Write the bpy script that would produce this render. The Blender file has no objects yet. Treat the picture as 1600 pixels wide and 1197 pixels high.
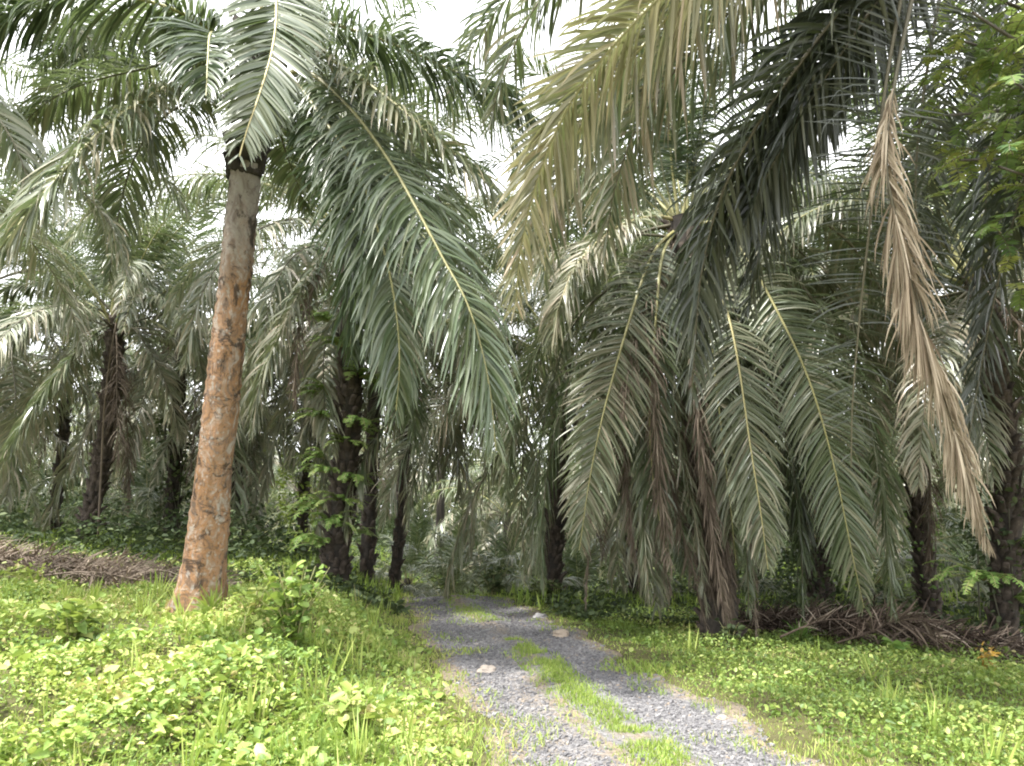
import bpy, math, random
import numpy as np
from mathutils import noise as mn, Vector

C = bpy.context.scene.collection
R = np.random.default_rng(7)
F0, PITCH, CAMH = 1156.0, math.radians(10.5), 1.6

# ------------------------------------------------------------------ helpers
def P(px, py, d):
    """a point of the place seen in direction (px, py) at depth d metres"""
    x = (px - 800) / F0 * d; yc = (598.5 - py) / F0 * d
    return np.array([x, d * math.cos(PITCH) - yc * math.sin(PITCH), CAMH + d * math.sin(PITCH) + yc * math.cos(PITCH)])

def sm(t):
    t = np.clip(t, 0, 1); return t * t * (3 - 2 * t)

def pc(y):
    y = np.asarray(y, float)
    return 1.0 - 0.205 * (np.minimum(y, 17) - 5.3) - 0.55 * np.maximum(y - 17, 0)

def h(x, y):
    x = np.asarray(x, float); y = np.asarray(y, float)
    u = x - pc(y)
    z = sm((-u - 1.15) / 1.9) * (0.12 + 0.46 * sm((y - 4.5) / 4.0)) * (1 - .55 * sm((y - 17) / 8) * sm((x + 9) / 4))
    z = z + 0.42 * sm((-x - 5) / 6) * sm((y - 6) / 5)
    z = z - 0.16 * sm((u - 1) / 3) - 0.28 * sm((x - 5) / 3)
    z = z - 1.3 * sm((y - 15.6) / 8) * sm((x + 7) / 5) * sm((9 - x) / 5)
    z = z + 0.035 * np.sin(1.7 * x + .6 * y) * np.sin(1.3 * y - .5 * x) + 0.02 * np.sin(4.1 * x + 1.1) * np.sin(3.3 * y)
    return z

def nrm(a): return a / np.maximum(np.linalg.norm(a, axis=-1, keepdims=True), 1e-9)

def fbm2(x, y, s, seed=0.0):
    x = np.asarray(x) * s + seed * 3.1; y = np.asarray(y) * s - seed * 1.7
    v = 0; a = 1.; t = 0
    for i in range(4):
        v = v + a * np.sin(x * 1.3 + 1.9 * np.sin(y * .9 + i)) * np.sin(y * 1.1 + 1.7 * np.sin(x * .8 - i * 2))
        t += a; a *= .6; x, y = 1.9 * x + 2.3 * y * .3 + 4, 1.9 * y - x * .25 + 1
    return .5 + .5 * v / t * 1.6

class Geo:
    def __init__(s): s.v = []; s.f = []; s.m = []; s.t = []; s.n = 0
    def add(s, v, f, m=0, t=0.5):
        v = np.asarray(v, np.float32).reshape(-1, 3); f = np.asarray(f, np.int64).reshape(-1, 4)
        s.v.append(v); s.f.append(f + s.n); s.m.append(np.full(len(f), m, np.int32))
        s.t.append(np.broadcast_to(np.asarray(t, np.float32), (len(v),)).copy() if np.ndim(t) < 1 else np.asarray(t, np.float32).ravel())
        s.n += len(v); return s
    def merge(s, g, off=(0, 0, 0)):
        for v, f, m, t in zip(g.v, g.f, g.m, g.t):
            pass
        V = np.concatenate(g.v) + np.asarray(off, np.float32)
        s.v.append(V); s.f.append(np.concatenate(g.f) + s.n); s.m.append(np.concatenate(g.m)); s.t.append(np.concatenate(g.t)); s.n += len(V)
        return s
    def mesh(s, name, mats, smooth=True, origin=None):
        V = np.concatenate(s.v).astype(np.float32); F = np.concatenate(s.f).astype(np.int32); M = np.concatenate(s.m); T = np.concatenate(s.t)
        if origin is not None: V = V - np.asarray(origin, np.float32)
        me = bpy.data.meshes.new(name)
        me.vertices.add(len(V)); me.vertices.foreach_set('co', np.ascontiguousarray(V).ravel())
        me.loops.add(F.size); me.loops.foreach_set('vertex_index', F.ravel())
        me.polygons.add(len(F)); me.polygons.foreach_set('loop_start', np.arange(0, F.size, 4, dtype=np.int32))
        me.polygons.foreach_set('material_index', M)
        me.polygons.foreach_set('use_smooth', np.full(len(F), smooth))
        a = me.attributes.new('tint', 'FLOAT', 'POINT'); a.data.foreach_set('value', T)
        for m in mats: me.materials.append(m)
        me.update(calc_edges=True)
        return me

def link(name, me, parent=None, loc=None):
    o = bpy.data.objects.new(name, me); C.objects.link(o)
    if parent: o.parent = parent
    if loc is not None: o.location = [float(q) for q in loc]
    return o

def tag(o, label=None, cat=None, group=None, kind=None):
    for k, v in (('label', label), ('category', cat), ('group', group), ('kind', kind)):
        if v: o[k] = v
    return o

def empty(name, loc, label, cat, group=None):
    o = link(name, None, None, loc); o.empty_display_size = .3
    return tag(o, label, cat, group)

# ------------------------------------------------------------------ materials
def nt(name):
    m = bpy.data.materials.new(name); m.use_nodes = True
    t = m.node_tree; t.nodes.clear()
    return m, t, t.nodes.new('ShaderNodeOutputMaterial')

def ramp(t, stops, fac):
    r = t.nodes.new('ShaderNodeValToRGB'); e = r.color_ramp.elements
    while len(e) < len(stops): e.new(.5)
    for q, (p, c) in zip(e, stops): q.position = p; q.color = (*c, 1)
    t.links.new(fac, r.inputs[0]); return r.outputs[0]

def noise_n(t, scale, detail=4, rough=.6, vec=None, dist=0):
    n = t.nodes.new('ShaderNodeTexNoise'); n.inputs['Scale'].default_value = scale; n.inputs['Detail'].default_value = detail
    n.inputs['Roughness'].default_value = rough; n.inputs['Distortion'].default_value = dist
    if vec is not None: t.links.new(vec, n.inputs['Vector'])
    return n.outputs[0]

def leaf_mat(name, stops, trans=(.15, .21, .05), tf=.28, rough=.36, spec=.75, vary=.18, sheen=0):
    m, t, out = nt(name); L = t.links
    a = t.nodes.new('ShaderNodeAttribute'); a.attribute_name = 'tint'
    col = ramp(t, stops, a.outputs['Fac'])
    oi = t.nodes.new('ShaderNodeObjectInfo')
    mr = t.nodes.new('ShaderNodeMapRange'); mr.inputs[3].default_value = 1 - vary; mr.inputs[4].default_value = 1 + vary
    L.new(oi.outputs['Random'], mr.inputs[0])
    hs = t.nodes.new('ShaderNodeHueSaturation'); L.new(col, hs.inputs['Color']); L.new(mr.outputs[0], hs.inputs['Value'])
    p = t.nodes.new('ShaderNodeBsdfPrincipled'); L.new(hs.outputs[0], p.inputs['Base Color'])
    p.inputs['Roughness'].default_value = rough; p.inputs['Specular IOR Level'].default_value = spec
    if tf > 0:
        tr = t.nodes.new('ShaderNodeBsdfTranslucent')
        mx = t.nodes.new('ShaderNodeMix'); mx.data_type = 'RGBA'; mx.inputs[0].default_value = .55
        L.new(hs.outputs[0], mx.inputs[6]); mx.inputs[7].default_value = (*trans, 1); L.new(mx.outputs[2], tr.inputs[0])
        ms = t.nodes.new('ShaderNodeMixShader'); ms.inputs[0].default_value = tf
        L.new(p.outputs[0], ms.inputs[1]); L.new(tr.outputs[0], ms.inputs[2]); L.new(ms.outputs[0], out.inputs[0])
    else: L.new(p.outputs[0], out.inputs[0])
    return m

PG = [(0, (.036, .058, .025)), (.35, (.092, .124, .062)), (.6, (.185, .20, .125)), (.8, (.29, .265, .185)), (1, (.36, .29, .21))]
M_palm = leaf_mat('palm_leaf', PG)
M_coco = leaf_mat('glossy_palm_leaf', [(0, (.036, .066, .030)), (.4, (.095, .13, .066)), (.75, (.20, .22, .13)), (1, (.30, .26, .17))], rough=.33, spec=.9)
M_pale = leaf_mat('pale_palm_leaf', [(0, (.15, .16, .085)), (.5, (.30, .275, .155)), (.8, (.43, .37, .22)), (1, (.45, .35, .23))], rough=.5)
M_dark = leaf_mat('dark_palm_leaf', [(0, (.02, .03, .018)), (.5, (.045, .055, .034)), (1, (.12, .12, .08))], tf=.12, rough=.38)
M_dead = leaf_mat('dead_palm_leaf', [(0, (.07, .056, .046)), (.5, (.155, .122, .095)), (1, (.33, .275, .21))], trans=(.3, .18, .1), tf=.1, rough=.8, spec=.15)
M_straw = leaf_mat('straw_palm_leaf', [(0, (.20, .155, .11)), (.5, (.38, .31, .225)), (1, (.58, .50, .38))], trans=(.4, .3, .2), tf=.15, rough=.8, spec=.15)
M_rot = leaf_mat('rotten_palm_leaf', [(0, (.03, .024, .02)), (.5, (.09, .065, .05)), (.8, (.20, .155, .12)), (1, (.36, .30, .24))], tf=0, rough=.9, spec=.15)
M_rach = leaf_mat('leaf_stalk', [(0, (.12, .13, .05)), (.5, (.28, .27, .11)), (1, (.42, .36, .17))], tf=0, rough=.5)
M_rachd = leaf_mat('dark_leaf_stalk', [(0, (.05, .05, .03)), (.5, (.10, .09, .05)), (1, (.2, .16, .09))], tf=0, rough=.6)
M_fern = leaf_mat('fern_leaf', [(0, (.07, .14, .035)), (.5, (.16, .27, .065)), (1, (.32, .38, .12))], trans=(.22, .34, .06), tf=.3, rough=.5, spec=.3)
M_feath = leaf_mat('feathery_leaf', [(0, (.06, .12, .05)), (.5, (.19, .27, .09)), (1, (.42, .42, .14))], trans=(.3, .4, .08), tf=.4, rough=.5, spec=.3)
M_creep = leaf_mat('creeper_leaf', [(0, (.075, .13, .03)), (.35, (.16, .25, .06)), (.65, (.30, .39, .10)), (.88, (.46, .50, .17)), (1, (.50, .42, .20))], trans=(.42, .52, .08), tf=.3, rough=.45, spec=.4)
M_grass = leaf_mat('grass_blade', [(0, (.09, .15, .03)), (.5, (.22, .31, .065)), (.85, (.42, .46, .14)), (1, (.46, .39, .2))], trans=(.4, .55, .05), tf=.3, rough=.5, spec=.3)
M_under = leaf_mat('undergrowth_leaf', [(0, (.025, .040, .02)), (.5, (.058, .082, .036)), (1, (.17, .20, .08))], trans=(.12, .18, .05), tf=.2, rough=.6, spec=.2)  # leaf colour and translucency lowered to stand for shade under the canopy
M_croton = leaf_mat('orange_leaf', [(0, (.45, .25, .03)), (1, (.65, .42, .08))], trans=(.6, .4, .05), tf=.2)

def bump(t, p, hgt, s=.4, d=.02):
    b = t.nodes.new('ShaderNodeBump'); b.inputs['Strength'].default_value = s; b.inputs['Distance'].default_value = d
    t.links.new(hgt, b.inputs['Height']); t.links.new(b.outputs[0], p.inputs['Normal'])

def mixc(t, fac, a, b):
    m = t.nodes.new('ShaderNodeMix'); m.data_type = 'RGBA'
    for s, v in ((0, fac), (6, a), (7, b)):
        if isinstance(v, tuple): m.inputs[s].default_value = (*v, 1)
        elif isinstance(v, float): m.inputs[s].default_value = v
        else: t.links.new(v, m.inputs[s])
    return m.outputs[2]

def thr(t, sock, lo, hi):
    r = t.nodes.new('ShaderNodeMapRange'); r.inputs[1].default_value = lo; r.inputs[2].default_value = hi; t.links.new(sock, r.inputs[0]); return r.outputs[0]

def mul(t, a, b, op='MULTIPLY'):
    m = t.nodes.new('ShaderNodeMath'); m.operation = op
    for i, v in enumerate((a, b)):
        if isinstance(v, (int, float)): m.inputs[i].default_value = v
        else: t.links.new(v, m.inputs[i])
    return m.outputs[0]

def coco_bark():
    m, t, out = nt('lichen_bark'); L = t.links
    tc = t.nodes.new('ShaderNodeTexCoord'); ob = tc.outputs['Object']
    sx = t.nodes.new('ShaderNodeSeparateXYZ'); L.new(ob, sx.inputs[0])
    mp = t.nodes.new('ShaderNodeMapping'); mp.inputs['Scale'].default_value = (1, 1, .6); L.new(ob, mp.inputs[0]); st = mp.outputs[0]
    c = ramp(t, [(.33, (.085, .06, .045)), (.43, (.22, .125, .07)), (.49, (.52, .24, .075)), (.56, (.42, .27, .17)), (.63, (.62, .55, .48))], noise_n(t, 6.5, 8, .7, st, 1.2))
    big = ramp(t, [(.4, (.42, .21, .07)), (.6, (.34, .27, .21))], noise_n(t, 1.7, 3, .6, ob, .5)); c = mixc(t, .28, c, big)
    up = ramp(t, [(.33, (.13, .10, .09)), (.43, (.34, .28, .255)), (.53, (.50, .44, .405)), (.64, (.60, .56, .53))], noise_n(t, 5.5, 8, .7, st, 1.2))
    zf = thr(t, mul(t, sx.outputs[2], mul(t, noise_n(t, 1.6, 4, .7, ob, .6), 2.6), 'ADD'), 4.7, 6.0)
    c = mixc(t, zf, c, up); c = mixc(t, .12, c, (.66, .56, .50))
    dk = thr(t, noise_n(t, 2.1, 8, .72, ob, 1.4), .535, .59); c = mixc(t, mul(t, dk, .82), c, (.055, .045, .04))
    dk2 = thr(t, noise_n(t, 17, 4, .7, st, .5), .60, .66); c = mixc(t, mul(t, dk2, .6), c, (.08, .06, .045))
    v = t.nodes.new('ShaderNodeTexVoronoi'); v.inputs['Scale'].default_value = 22; v.inputs['Randomness'].default_value = 1
    L.new(mixc(t, .12, st, noise_col(t, ob)), v.inputs['Vector'])
    sp = mul(t, thr(t, v.outputs['Distance'], .42, .22), thr(t, noise_n(t, 4.5, 6, .7, ob), .45, .56))
    c = mixc(t, mul(t, sp, .7), c, (.60, .55, .50))
    base = thr(t, sx.outputs[2], .45, .05); c = mixc(t, mul(t, base, .45), c, (.17, .13, .08))
    p = t.nodes.new('ShaderNodeBsdfPrincipled'); L.new(c, p.inputs['Base Color']); p.inputs['Roughness'].default_value = .9; p.inputs['Specular IOR Level'].default_value = .2
    hh = mul(t, mul(t, noise_n(t, 9, 8, .72, st, .8), 1.2), noise_n(t, 30, 6, .7, ob), 'ADD')
    bump(t, p, hh, 1.0, .05); L.new(p.outputs[0], out.inputs[0]); return m

def noise_col(t, vec):
    n = t.nodes.new('ShaderNodeTexNoise'); n.inputs['Scale'].default_value = 6; t.links.new(vec, n.inputs['Vector']); return n.outputs[1]

def simple(name, stops, scale=6, rough=.9, b=.6, bd=.02, spec=.3, dist=.3):
    m, t, out = nt(name); L = t.links
    tc = t.nodes.new('ShaderNodeTexCoord')
    c = ramp(t, stops, noise_n(t, scale, 7, .65, tc.outputs['Object'], dist))
    p = t.nodes.new('ShaderNodeBsdfPrincipled'); L.new(c, p.inputs['Base Color']); p.inputs['Roughness'].default_value = rough; p.inputs['Specular IOR Level'].default_value = spec
    bump(t, p, noise_n(t, scale * 4, 6, .7, tc.outputs['Object']), b, bd); L.new(p.outputs[0], out.inputs[0]); return m

M_coco_bark = coco_bark()
M_bark = simple('dark_palm_bark', [(.3, (.024, .021, .019)), (.55, (.055, .047, .040)), (.75, (.12, .10, .085))])
M_bark2 = simple('grey_palm_bark', [(.3, (.07, .06, .055)), (.55, (.16, .14, .125)), (.75, (.28, .25, .22))])
M_boot = simple('old_frond_bases', [(.3, (.03, .025, .021)), (.55, (.08, .063, .050)), (.78, (.19, .155, .125))], 8)
M_soil = simple('soil', [(.3, (.05, .045, .02)), (.5, (.09, .085, .035)), (.7, (.13, .12, .05)), (.85, (.22, .16, .09))], 3)

def gravel_mat():
    m, t, out = nt('gravel_surface'); L = t.links
    tc = t.nodes.new('ShaderNodeTexCoord'); ob = tc.outputs['Object']
    v = t.nodes.new('ShaderNodeTexVoronoi'); v.inputs['Scale'].default_value = 26; L.new(ob, v.inputs['Vector'])
    g = ramp(t, [(0, (.12, .118, .12)), (.5, (.205, .20, .204)), (1, (.31, .30, .30))], v.outputs['Color'])
    at = t.nodes.new('ShaderNodeAttribute'); at.attribute_name = 'tint'
    earth = ramp(t, [(.35, (.17, .135, .10)), (.65, (.32, .26, .19))], noise_n(t, 14, 6, .65, ob))
    c = mixc(t, thr(t, mul(t, at.outputs['Fac'], mul(t, noise_n(t, 2.4, 6, .7, ob), 1.1), 'ADD'), .82, 1.12), g, earth)
    p = t.nodes.new('ShaderNodeBsdfPrincipled'); L.new(c, p.inputs['Base Color']); p.inputs['Roughness'].default_value = .9
    hh = mul(t, mul(t, v.outputs['Distance'], -1.0), noise_n(t, 60, 4, .6, ob), 'ADD')
    bump(t, p, hh, .9, .03); L.new(p.outputs[0], out.inputs[0]); return m
M_gravel = gravel_mat()
M_stone = leaf_mat('gravel_stone', [(0, (.095, .093, .098)), (.5, (.195, .19, .196)), (.85, (.33, .32, .32)), (1, (.34, .28, .22))], tf=0, rough=.9, spec=.3)

# ------------------------------------------------------------------ fronds
def catmull(pts, n):
    p = np.asarray(pts, float)
    p = np.vstack([2 * p[0] - p[1], p, 2 * p[-1] - p[-2]])
    k = len(p) - 3; u = np.linspace(0, k - 1e-6, n * 4); i = u.astype(int); f = (u - i)[:, None]
    a, b, c, d = p[i], p[i + 1], p[i + 2], p[i + 3]
    q = .5 * ((2 * b) + (c - a) * f + (2 * a - 5 * b + 4 * c - d) * f ** 2 + (3 * b - a - 3 * c + d) * f ** 3)
    s = np.r_[0, np.cumsum(np.linalg.norm(np.diff(q, axis=0), axis=1))]
    w = np.linspace(0, s[-1], n)
    return np.stack([np.interp(w, s, q[:, j]) for j in range(3)], 1), s[-1]

def tube(g, pts, rad, sides=6, m=0, t=.5, flat=1.0):
    pts = np.asarray(pts, float); n = len(pts); rad = np.broadcast_to(rad, (n,))
    T = nrm(np.gradient(pts, axis=0)); ref = np.array([0, 1., 0.17]) if abs(T[0][1]) < .8 else np.array([1., 0, .1])
    A = nrm(np.cross(T, ref)); B = np.cross(T, A)
    an = np.linspace(0, 2 * np.pi, sides, endpoint=False)
    V = pts[:, None] + rad[:, None, None] * (np.cos(an)[None, :, None] * A[:, None] + flat * np.sin(an)[None, :, None] * B[:, None])
    i = np.arange(n - 1)[:, None] * sides; j = np.arange(sides)[None]
    f = np.stack([i + j, i + (j + 1) % sides, i + sides + (j + 1) % sides, i + sides + j], -1).reshape(-1, 4)
    return g.add(V, f, m, t)

def strips(g, base, d0, wv, L, W, droop, segs, t, m=0, fold=0., prof=None, sag=(0, 0, -1), pw=1.2, tipt=None):
    n = len(base); sag = np.asarray(sag, float)
    prof = prof or ([.45, 1, .9, .62, .05] if segs == 4 else [.4, 1, .98, .85, .6, .04] if segs == 5 else [.6, 1, .05] if segs == 2 else [.5, 1, .75, .05])
    pos = base.copy(); rows = []; d = nrm(d0); wv = nrm(wv); T = []
    for k in range(segs + 1):
        wv = nrm(wv - (wv * d).sum(1, keepdims=True) * d)
        w = (prof[k] * W / 2)[:, None]
        if fold:
            nn = np.cross(d, wv); rows += [pos - wv * w + nn * w * fold, pos, pos + wv * w + nn * w * fold]
        else: rows += [pos - wv * w, pos + wv * w]
        tt = t if tipt is None else t + tipt * max(0, k / segs - .45) * 1.8
        T += [tt] * (3 if fold else 2)
        if k < segs:
            q = (droop * ((k + .6) / segs) ** pw)[:, None]; q = np.clip(q, 0, .97)
            d = nrm(nrm(d0) * (1 - q) + sag * q); pos = pos + d * (L / segs)[:, None]
    c = 3 if fold else 2
    V = np.stack(rows, 1); T = np.stack(T, 1); N = V.shape[1]
    o = (np.arange(n) * N)[:, None, None]; k = (np.arange(segs) * c)[None, :, None]; e = np.arange(c - 1)[None, None]
    a = o + k + e
    f = np.stack([a, a + 1, a + c + 1, a + c], -1).reshape(-1, 4)
    return g.add(V, f, m, np.clip(T, 0, 1).ravel())

def frond(g, pts, n=80, L=.85, W=.042, rach=.028, bare=.14, droop=.6, tint=.4, tv=.13, segs=4, fold=.0, S0=None, ang=(78, 28), up=.25, rng=None, ml=0, mr=1, roll=0., gap=.04, tipt=0.0, loose=1.0, rt=.55, mid=.42, pw=1.2, gr=None):
    rng = rng or R
    q, LL = catmull(pts, 40)
    wv_ = np.linspace(0, 1, 40); q = q + (np.sin(wv_ * rng.uniform(5, 9) + rng.uniform(0, 6)) * wv_ * (1 - wv_) * .016 * LL)[:, None] * nrm(rng.normal(0, 1, 3) * [1, 1, .5])
    T = nrm(np.gradient(q, axis=0))
    dh = q[-1] - q[0]; dh[2] = 0
    if S0 is None: S0 = np.cross(nrm(dh), [0, 0, 1.])
    S0 = nrm(np.asarray(S0, float))
    S = nrm(S0 - (T @ S0)[:, None] * T)
    if roll:
        N_ = np.cross(S, T); S = S * math.cos(roll) + N_ * math.sin(roll)
    N = np.cross(S, T)
    tube(gr or g, q, rach * (1.0 - .9 * np.linspace(0, 1, 40) ** .8) + .003, 5, mr, rt, .7)
    for sd in (-1, 1):
        t = bare + (1 - bare) * (np.arange(n) + rng.uniform(-.5, .5, n) * .7) / n; t = np.clip(t, bare, .999)
        keep = rng.random(n) > gap; q1, q2 = rng.uniform(bare, 1, 2); keep &= (np.abs(t - q1) > .012 * loose) & (np.abs(t - q2) > .008 * loose); t = t[keep]; k = len(t)
        x = t * 39; i = x.astype(int); i = np.minimum(i, 38); fr = (x - i)[:, None]
        ip = lambda A: A[i] * (1 - fr) + A[i + 1] * fr
        b, Tt, St, Nt = ip(q), ip(T), nrm(ip(S)), nrm(ip(N))
        a = np.radians(ang[0] + (ang[1] - ang[0]) * ((t - bare) / (1 - bare)) ** 1.1 + rng.normal(0, 5 * loose, k))[:, None]
        u = (rng.choice([-.35, .15, .6], k) * up / .4 + rng.normal(0, .07 * loose, k))[:, None]
        d0 = nrm(Tt * np.cos(a) + sd * St * np.sin(a) + Nt * u)
        s = (t - bare) / (1 - bare)
        Lp = L * np.interp(s, [0, .08, mid, .8, 1], [.25, .6, 1, .72, .22]) * rng.uniform(.86, 1.08, k)
        wv = nrm(Tt + Nt * rng.normal(0, .35 * loose, k)[:, None] + St * rng.normal(0, .15, k)[:, None])
        cl = fbm2(s * 14, s * 3, 1.0, rng.uniform(0, 50)) - .5
        a = a + np.radians(16 * loose * cl)[:, None]; d0 = nrm(Tt * np.cos(a) + sd * St * np.sin(a) + Nt * u)
        dr = np.clip(droop * rng.uniform(.7, 1.3, k) + .35 * cl + (rng.random(k) < .07) * .5, 0, .98)
        tt = tint + rng.normal(0, tv, k) + .12 * fbm2(s * 4, s, 2, tint * 9)
        tp = None if not tipt else tipt * rng.random(k)
        strips(g, b, d0, wv, Lp, W * rng.uniform(.8, 1.15, k) * np.interp(s, [0, .1, .8, 1], [.6, 1, 1, .6]), dr, segs, tt, ml, fold, None, tipt=tp, pw=pw)
    return g

def arc(th0, th1, L, n=8, side=0., p=1.25):
    s = np.linspace(0, 1, n); th = np.radians(th0 + (th1 - th0) * s ** p)
    dx = np.cos(th); dz = np.sin(th)
    x = np.r_[0, np.cumsum((dx[1:] + dx[:-1]) / 2)] * L / (n - 1); z = np.r_[0, np.cumsum((dz[1:] + dz[:-1]) / 2)] * L / (n - 1)
    return np.stack([x, side * L * s ** 2, z], 1)

# frond library: (start elevation, end elevation, length)
KINDS = [('spear', 84, 55, 4.2), ('young', 70, -5, 5.0), ('young', 62, -35, 5.3), ('mid', 48, -55, 5.6), ('mid', 36, -66, 5.6),
         ('low', 18, -80, 5.4), ('low', 4, -86, 5.2), ('hang', -30, -88, 4.6), ('dead', -52, -89, 3.9)]
LIB = {}; RIB = {}
for lod, (n, sg, wm) in {'near': (140, 4, .78), 'mid': (84, 3, 1.1), 'far': (48, 2, 1.8)}.items():
    for k, (nm, a0, a1, L) in enumerate(KINDS):
        for v in range(3):
            rg = np.random.default_rng(100 + k * 7 + v); g = Geo(); gr = Geo() if lod == 'near' else None
            if nm == 'dead':
                frond(g, arc(a0 + rg.uniform(-6, 6), a1, L, side=rg.uniform(-.05, .05)), n=n, L=.6, W=.022 * wm, droop=.85, tint=.4, tv=.2, segs=sg, ang=(40, 12), up=.3, rng=rg, loose=2.5, rt=.6, gr=gr)
                ms = [M_dead, M_dead]
            else:
                frond(g, arc(a0 + rg.uniform(-5, 5), a1 + rg.uniform(-6, 6), L * rg.uniform(.92, 1.08), side=rg.uniform(-.08, .08)), n=n, L=.92, W=.040 * wm,
                      droop=[.25, .5, .62, .72][min(k, 3)] + .03 * v, tint=[.22, .3, .34, .4, .46, .5, .55, .62][min(k, 7)], segs=sg, rng=rg, tipt=.35, rt=.5, pw=.9 if k > 2 else 1.2, gr=gr)
                ms = [M_palm, M_rachd if k > 4 else M_rach]
            LIB[(lod, k, v)] = g.mesh('frond_%s' % nm, ms)
            if gr: RIB[(k, v)] = gr.mesh('midrib', ms)

def trunk_geo(pts, r0, r1, flare=.0, boots=0, rng=None, rough=.02, sides=28, cap=True, bootlen=.22, bootfrom=.0):
    rng = rng or R; g = Geo(); q, L = catmull(pts, max(24, int(28)))
    s = np.linspace(0, 1, len(q)); n = max(40, int(L / .07))
    w = np.linspace(0, 1, n); q = np.stack([np.interp(w, s, q[:, j]) for j in range(3)], 1)
    rad = r0 + (r1 - r0) * w + flare * np.exp(-w * L / .38)
    T = nrm(np.gradient(q, axis=0)); A = nrm(np.cross(T, [0, 1., 0])); B = np.cross(T, A)
    an = np.linspace(0, 2 * np.pi, sides, endpoint=False)
    V = np.zeros((n, sides, 3))
    for i in range(n):
        for j in range(sides):
            c, s_ = math.cos(an[j]), math.sin(an[j])
            k = mn.noise(Vector((c * 1.8 + 7, s_ * 1.8, q[i][2] * 1.6))) * 1.0 + .6 * mn.noise(Vector((c * 4, s_ * 4 + 3, q[i][2] * 7)))
            r = rad[i] * (1 + rough * 4 * k) + rough * .3 * math.sin(q[i][2] * 2 * math.pi / .14 + 2 * mn.noise(Vector((c, s_, q[i][2]))))
            if flare and w[i] * L < .5: r += flare * .35 * max(0, math.sin(an[j] * 7 + 1)) * (1 - w[i] * L / .5)
            V[i, j] = q[i] + r * (c * A[i] + s_ * B[i])
    i = np.arange(n - 1)[:, None] * sides; j = np.arange(sides)[None]
    g.add(V, np.stack([i + j, i + (j + 1) % sides, i + sides + (j + 1) % sides, i + sides + j], -1).reshape(-1, 4), 0, .5)
    if boots:
        m = 0; hs = np.arange(boots)
        for b in hs:
            u = bootfrom + (1 - bootfrom) * (b + .5) / boots; a = b * 2.39996 + rng.normal(0, .15)
            x = u * (n - 1); i0 = int(x); c = q[i0]; rr = rad[i0] * .86
            o = math.cos(a) * A[i0] + math.sin(a) * B[i0]; tt = T[i0]; sd = np.cross(o, tt)
            bl = bootlen * rng.uniform(.6, 1.35); ww = .085 * rng.uniform(.8, 1.2); th = .035
            out = rng.uniform(.15, 1.0)
            if rng.random() < .12: continue
            P0 = c + o * rr; P1 = P0 + (tt * .75 + o * out * .55) * bl * .55; P2 = P1 + (tt * .8 + o * out) * bl * .45
            vv = []
            for pp, w_, t_ in ((P0 - tt * .05, ww, th * 1.3), (P1, ww * .7, th), (P2, ww * rng.uniform(.4, .6), th * .7)):
                e = nrm(o - tt * .3)
                vv += [pp - sd * w_ - e * t_, pp + sd * w_ - e * t_, pp + sd * w_ * .8 + e * t_, pp - sd * w_ * .8 + e * t_]
            ff = []
            for k in (0, 4): ff += [[k + z, k + (z + 1) % 4, k + 4 + (z + 1) % 4, k + 4 + z] for z in range(4)]
            ff.append([8, 9, 10, 11]); g.add(vv, ff, 1, .5)
    return g

TRUNKS = {}
def palm(base, crown, label, group=None, n=26, lod='near', r=.24, seed=0, bark=None, boots=60, scale=1., skip=None, dead=2, az0=None, name='oil_palm', kmin=0):
    """an oil palm: trunk and every frond its own child"""
    rg = np.random.default_rng(seed + 500)
    base = np.array([base[0], base[1], float(h(base[0], base[1])) - .06]); crown = np.asarray(crown, float)
    e = empty(name, base, label, 'palm tree', group)
    c = crown - base
    mid = c * .5 + np.array([c[0] * .12 + rg.normal(0, .10), rg.normal(0, .08), 0])
    if lod == 'far':
        tk = ('far', seed % 3)
        if tk not in TRUNKS:
            TRUNKS[tk] = trunk_geo([(0, 0, 0), (.1, 0, .5), (.0, .05, 1.0)], .24, .19, rng=rg, boots=0, sides=10).mesh('palm_trunk', [M_bark, M_boot])
        t = link('trunk', TRUNKS[tk], e); t.scale = (1, 1, c[2]); 
        crown = base + np.array([0, .05, c[2]]); c = crown - base
    else:
        g = trunk_geo([(0, 0, -.1), mid, c + nrm(c) * .1], r, r * .85, flare=.08, boots=boots, rng=rg, rough=.03, sides=20)
        link('trunk', g.mesh('palm_trunk', [bark or M_bark, M_boot]), e)
    a = rg.uniform(0, 6.28) if az0 is None else az0
    for i in range(n):
        f = i / max(1, n - 1)
        k = int(np.clip(kmin + f * (7.99 - kmin) + rg.normal(0, .35), 0, 7))
        if i >= n - dead: k = 8
        az = a + i * 2.39996 + rg.normal(0, .12)
        if skip and skip(az % (2 * math.pi), k): continue
        o = link('frond', LIB[(lod, k, i % 3)], e, c + np.array([math.cos(az) * .12, math.sin(az) * .12, -.25 * f]))
        o.rotation_euler = (rg.normal(0, .12), rg.normal(0, .06), az)
        s = scale * rg.uniform(.85, 1.1); o.scale = (s, s, s)
        if lod == 'near': link('midrib', RIB[(k, i % 3)], o)
    return e, base

DENS = 1.85
def hero(parent, base, pts, mats, **kw):
    seed = kw.pop('seed', len(bpy.data.meshes))
    g = Geo(); gr = Geo(); pp = [P(*p) for p in pts]; kw['n'] = int(kw['n'] * DENS); kw['W'] = kw['W'] * .62
    frond(g, pp, rng=np.random.default_rng(seed), gr=gr, **kw)
    o = link('frond', g.mesh('frond_big', mats, origin=base), parent)
    link('midrib', gr.mesh('midrib', mats, origin=base), o); return o
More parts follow.
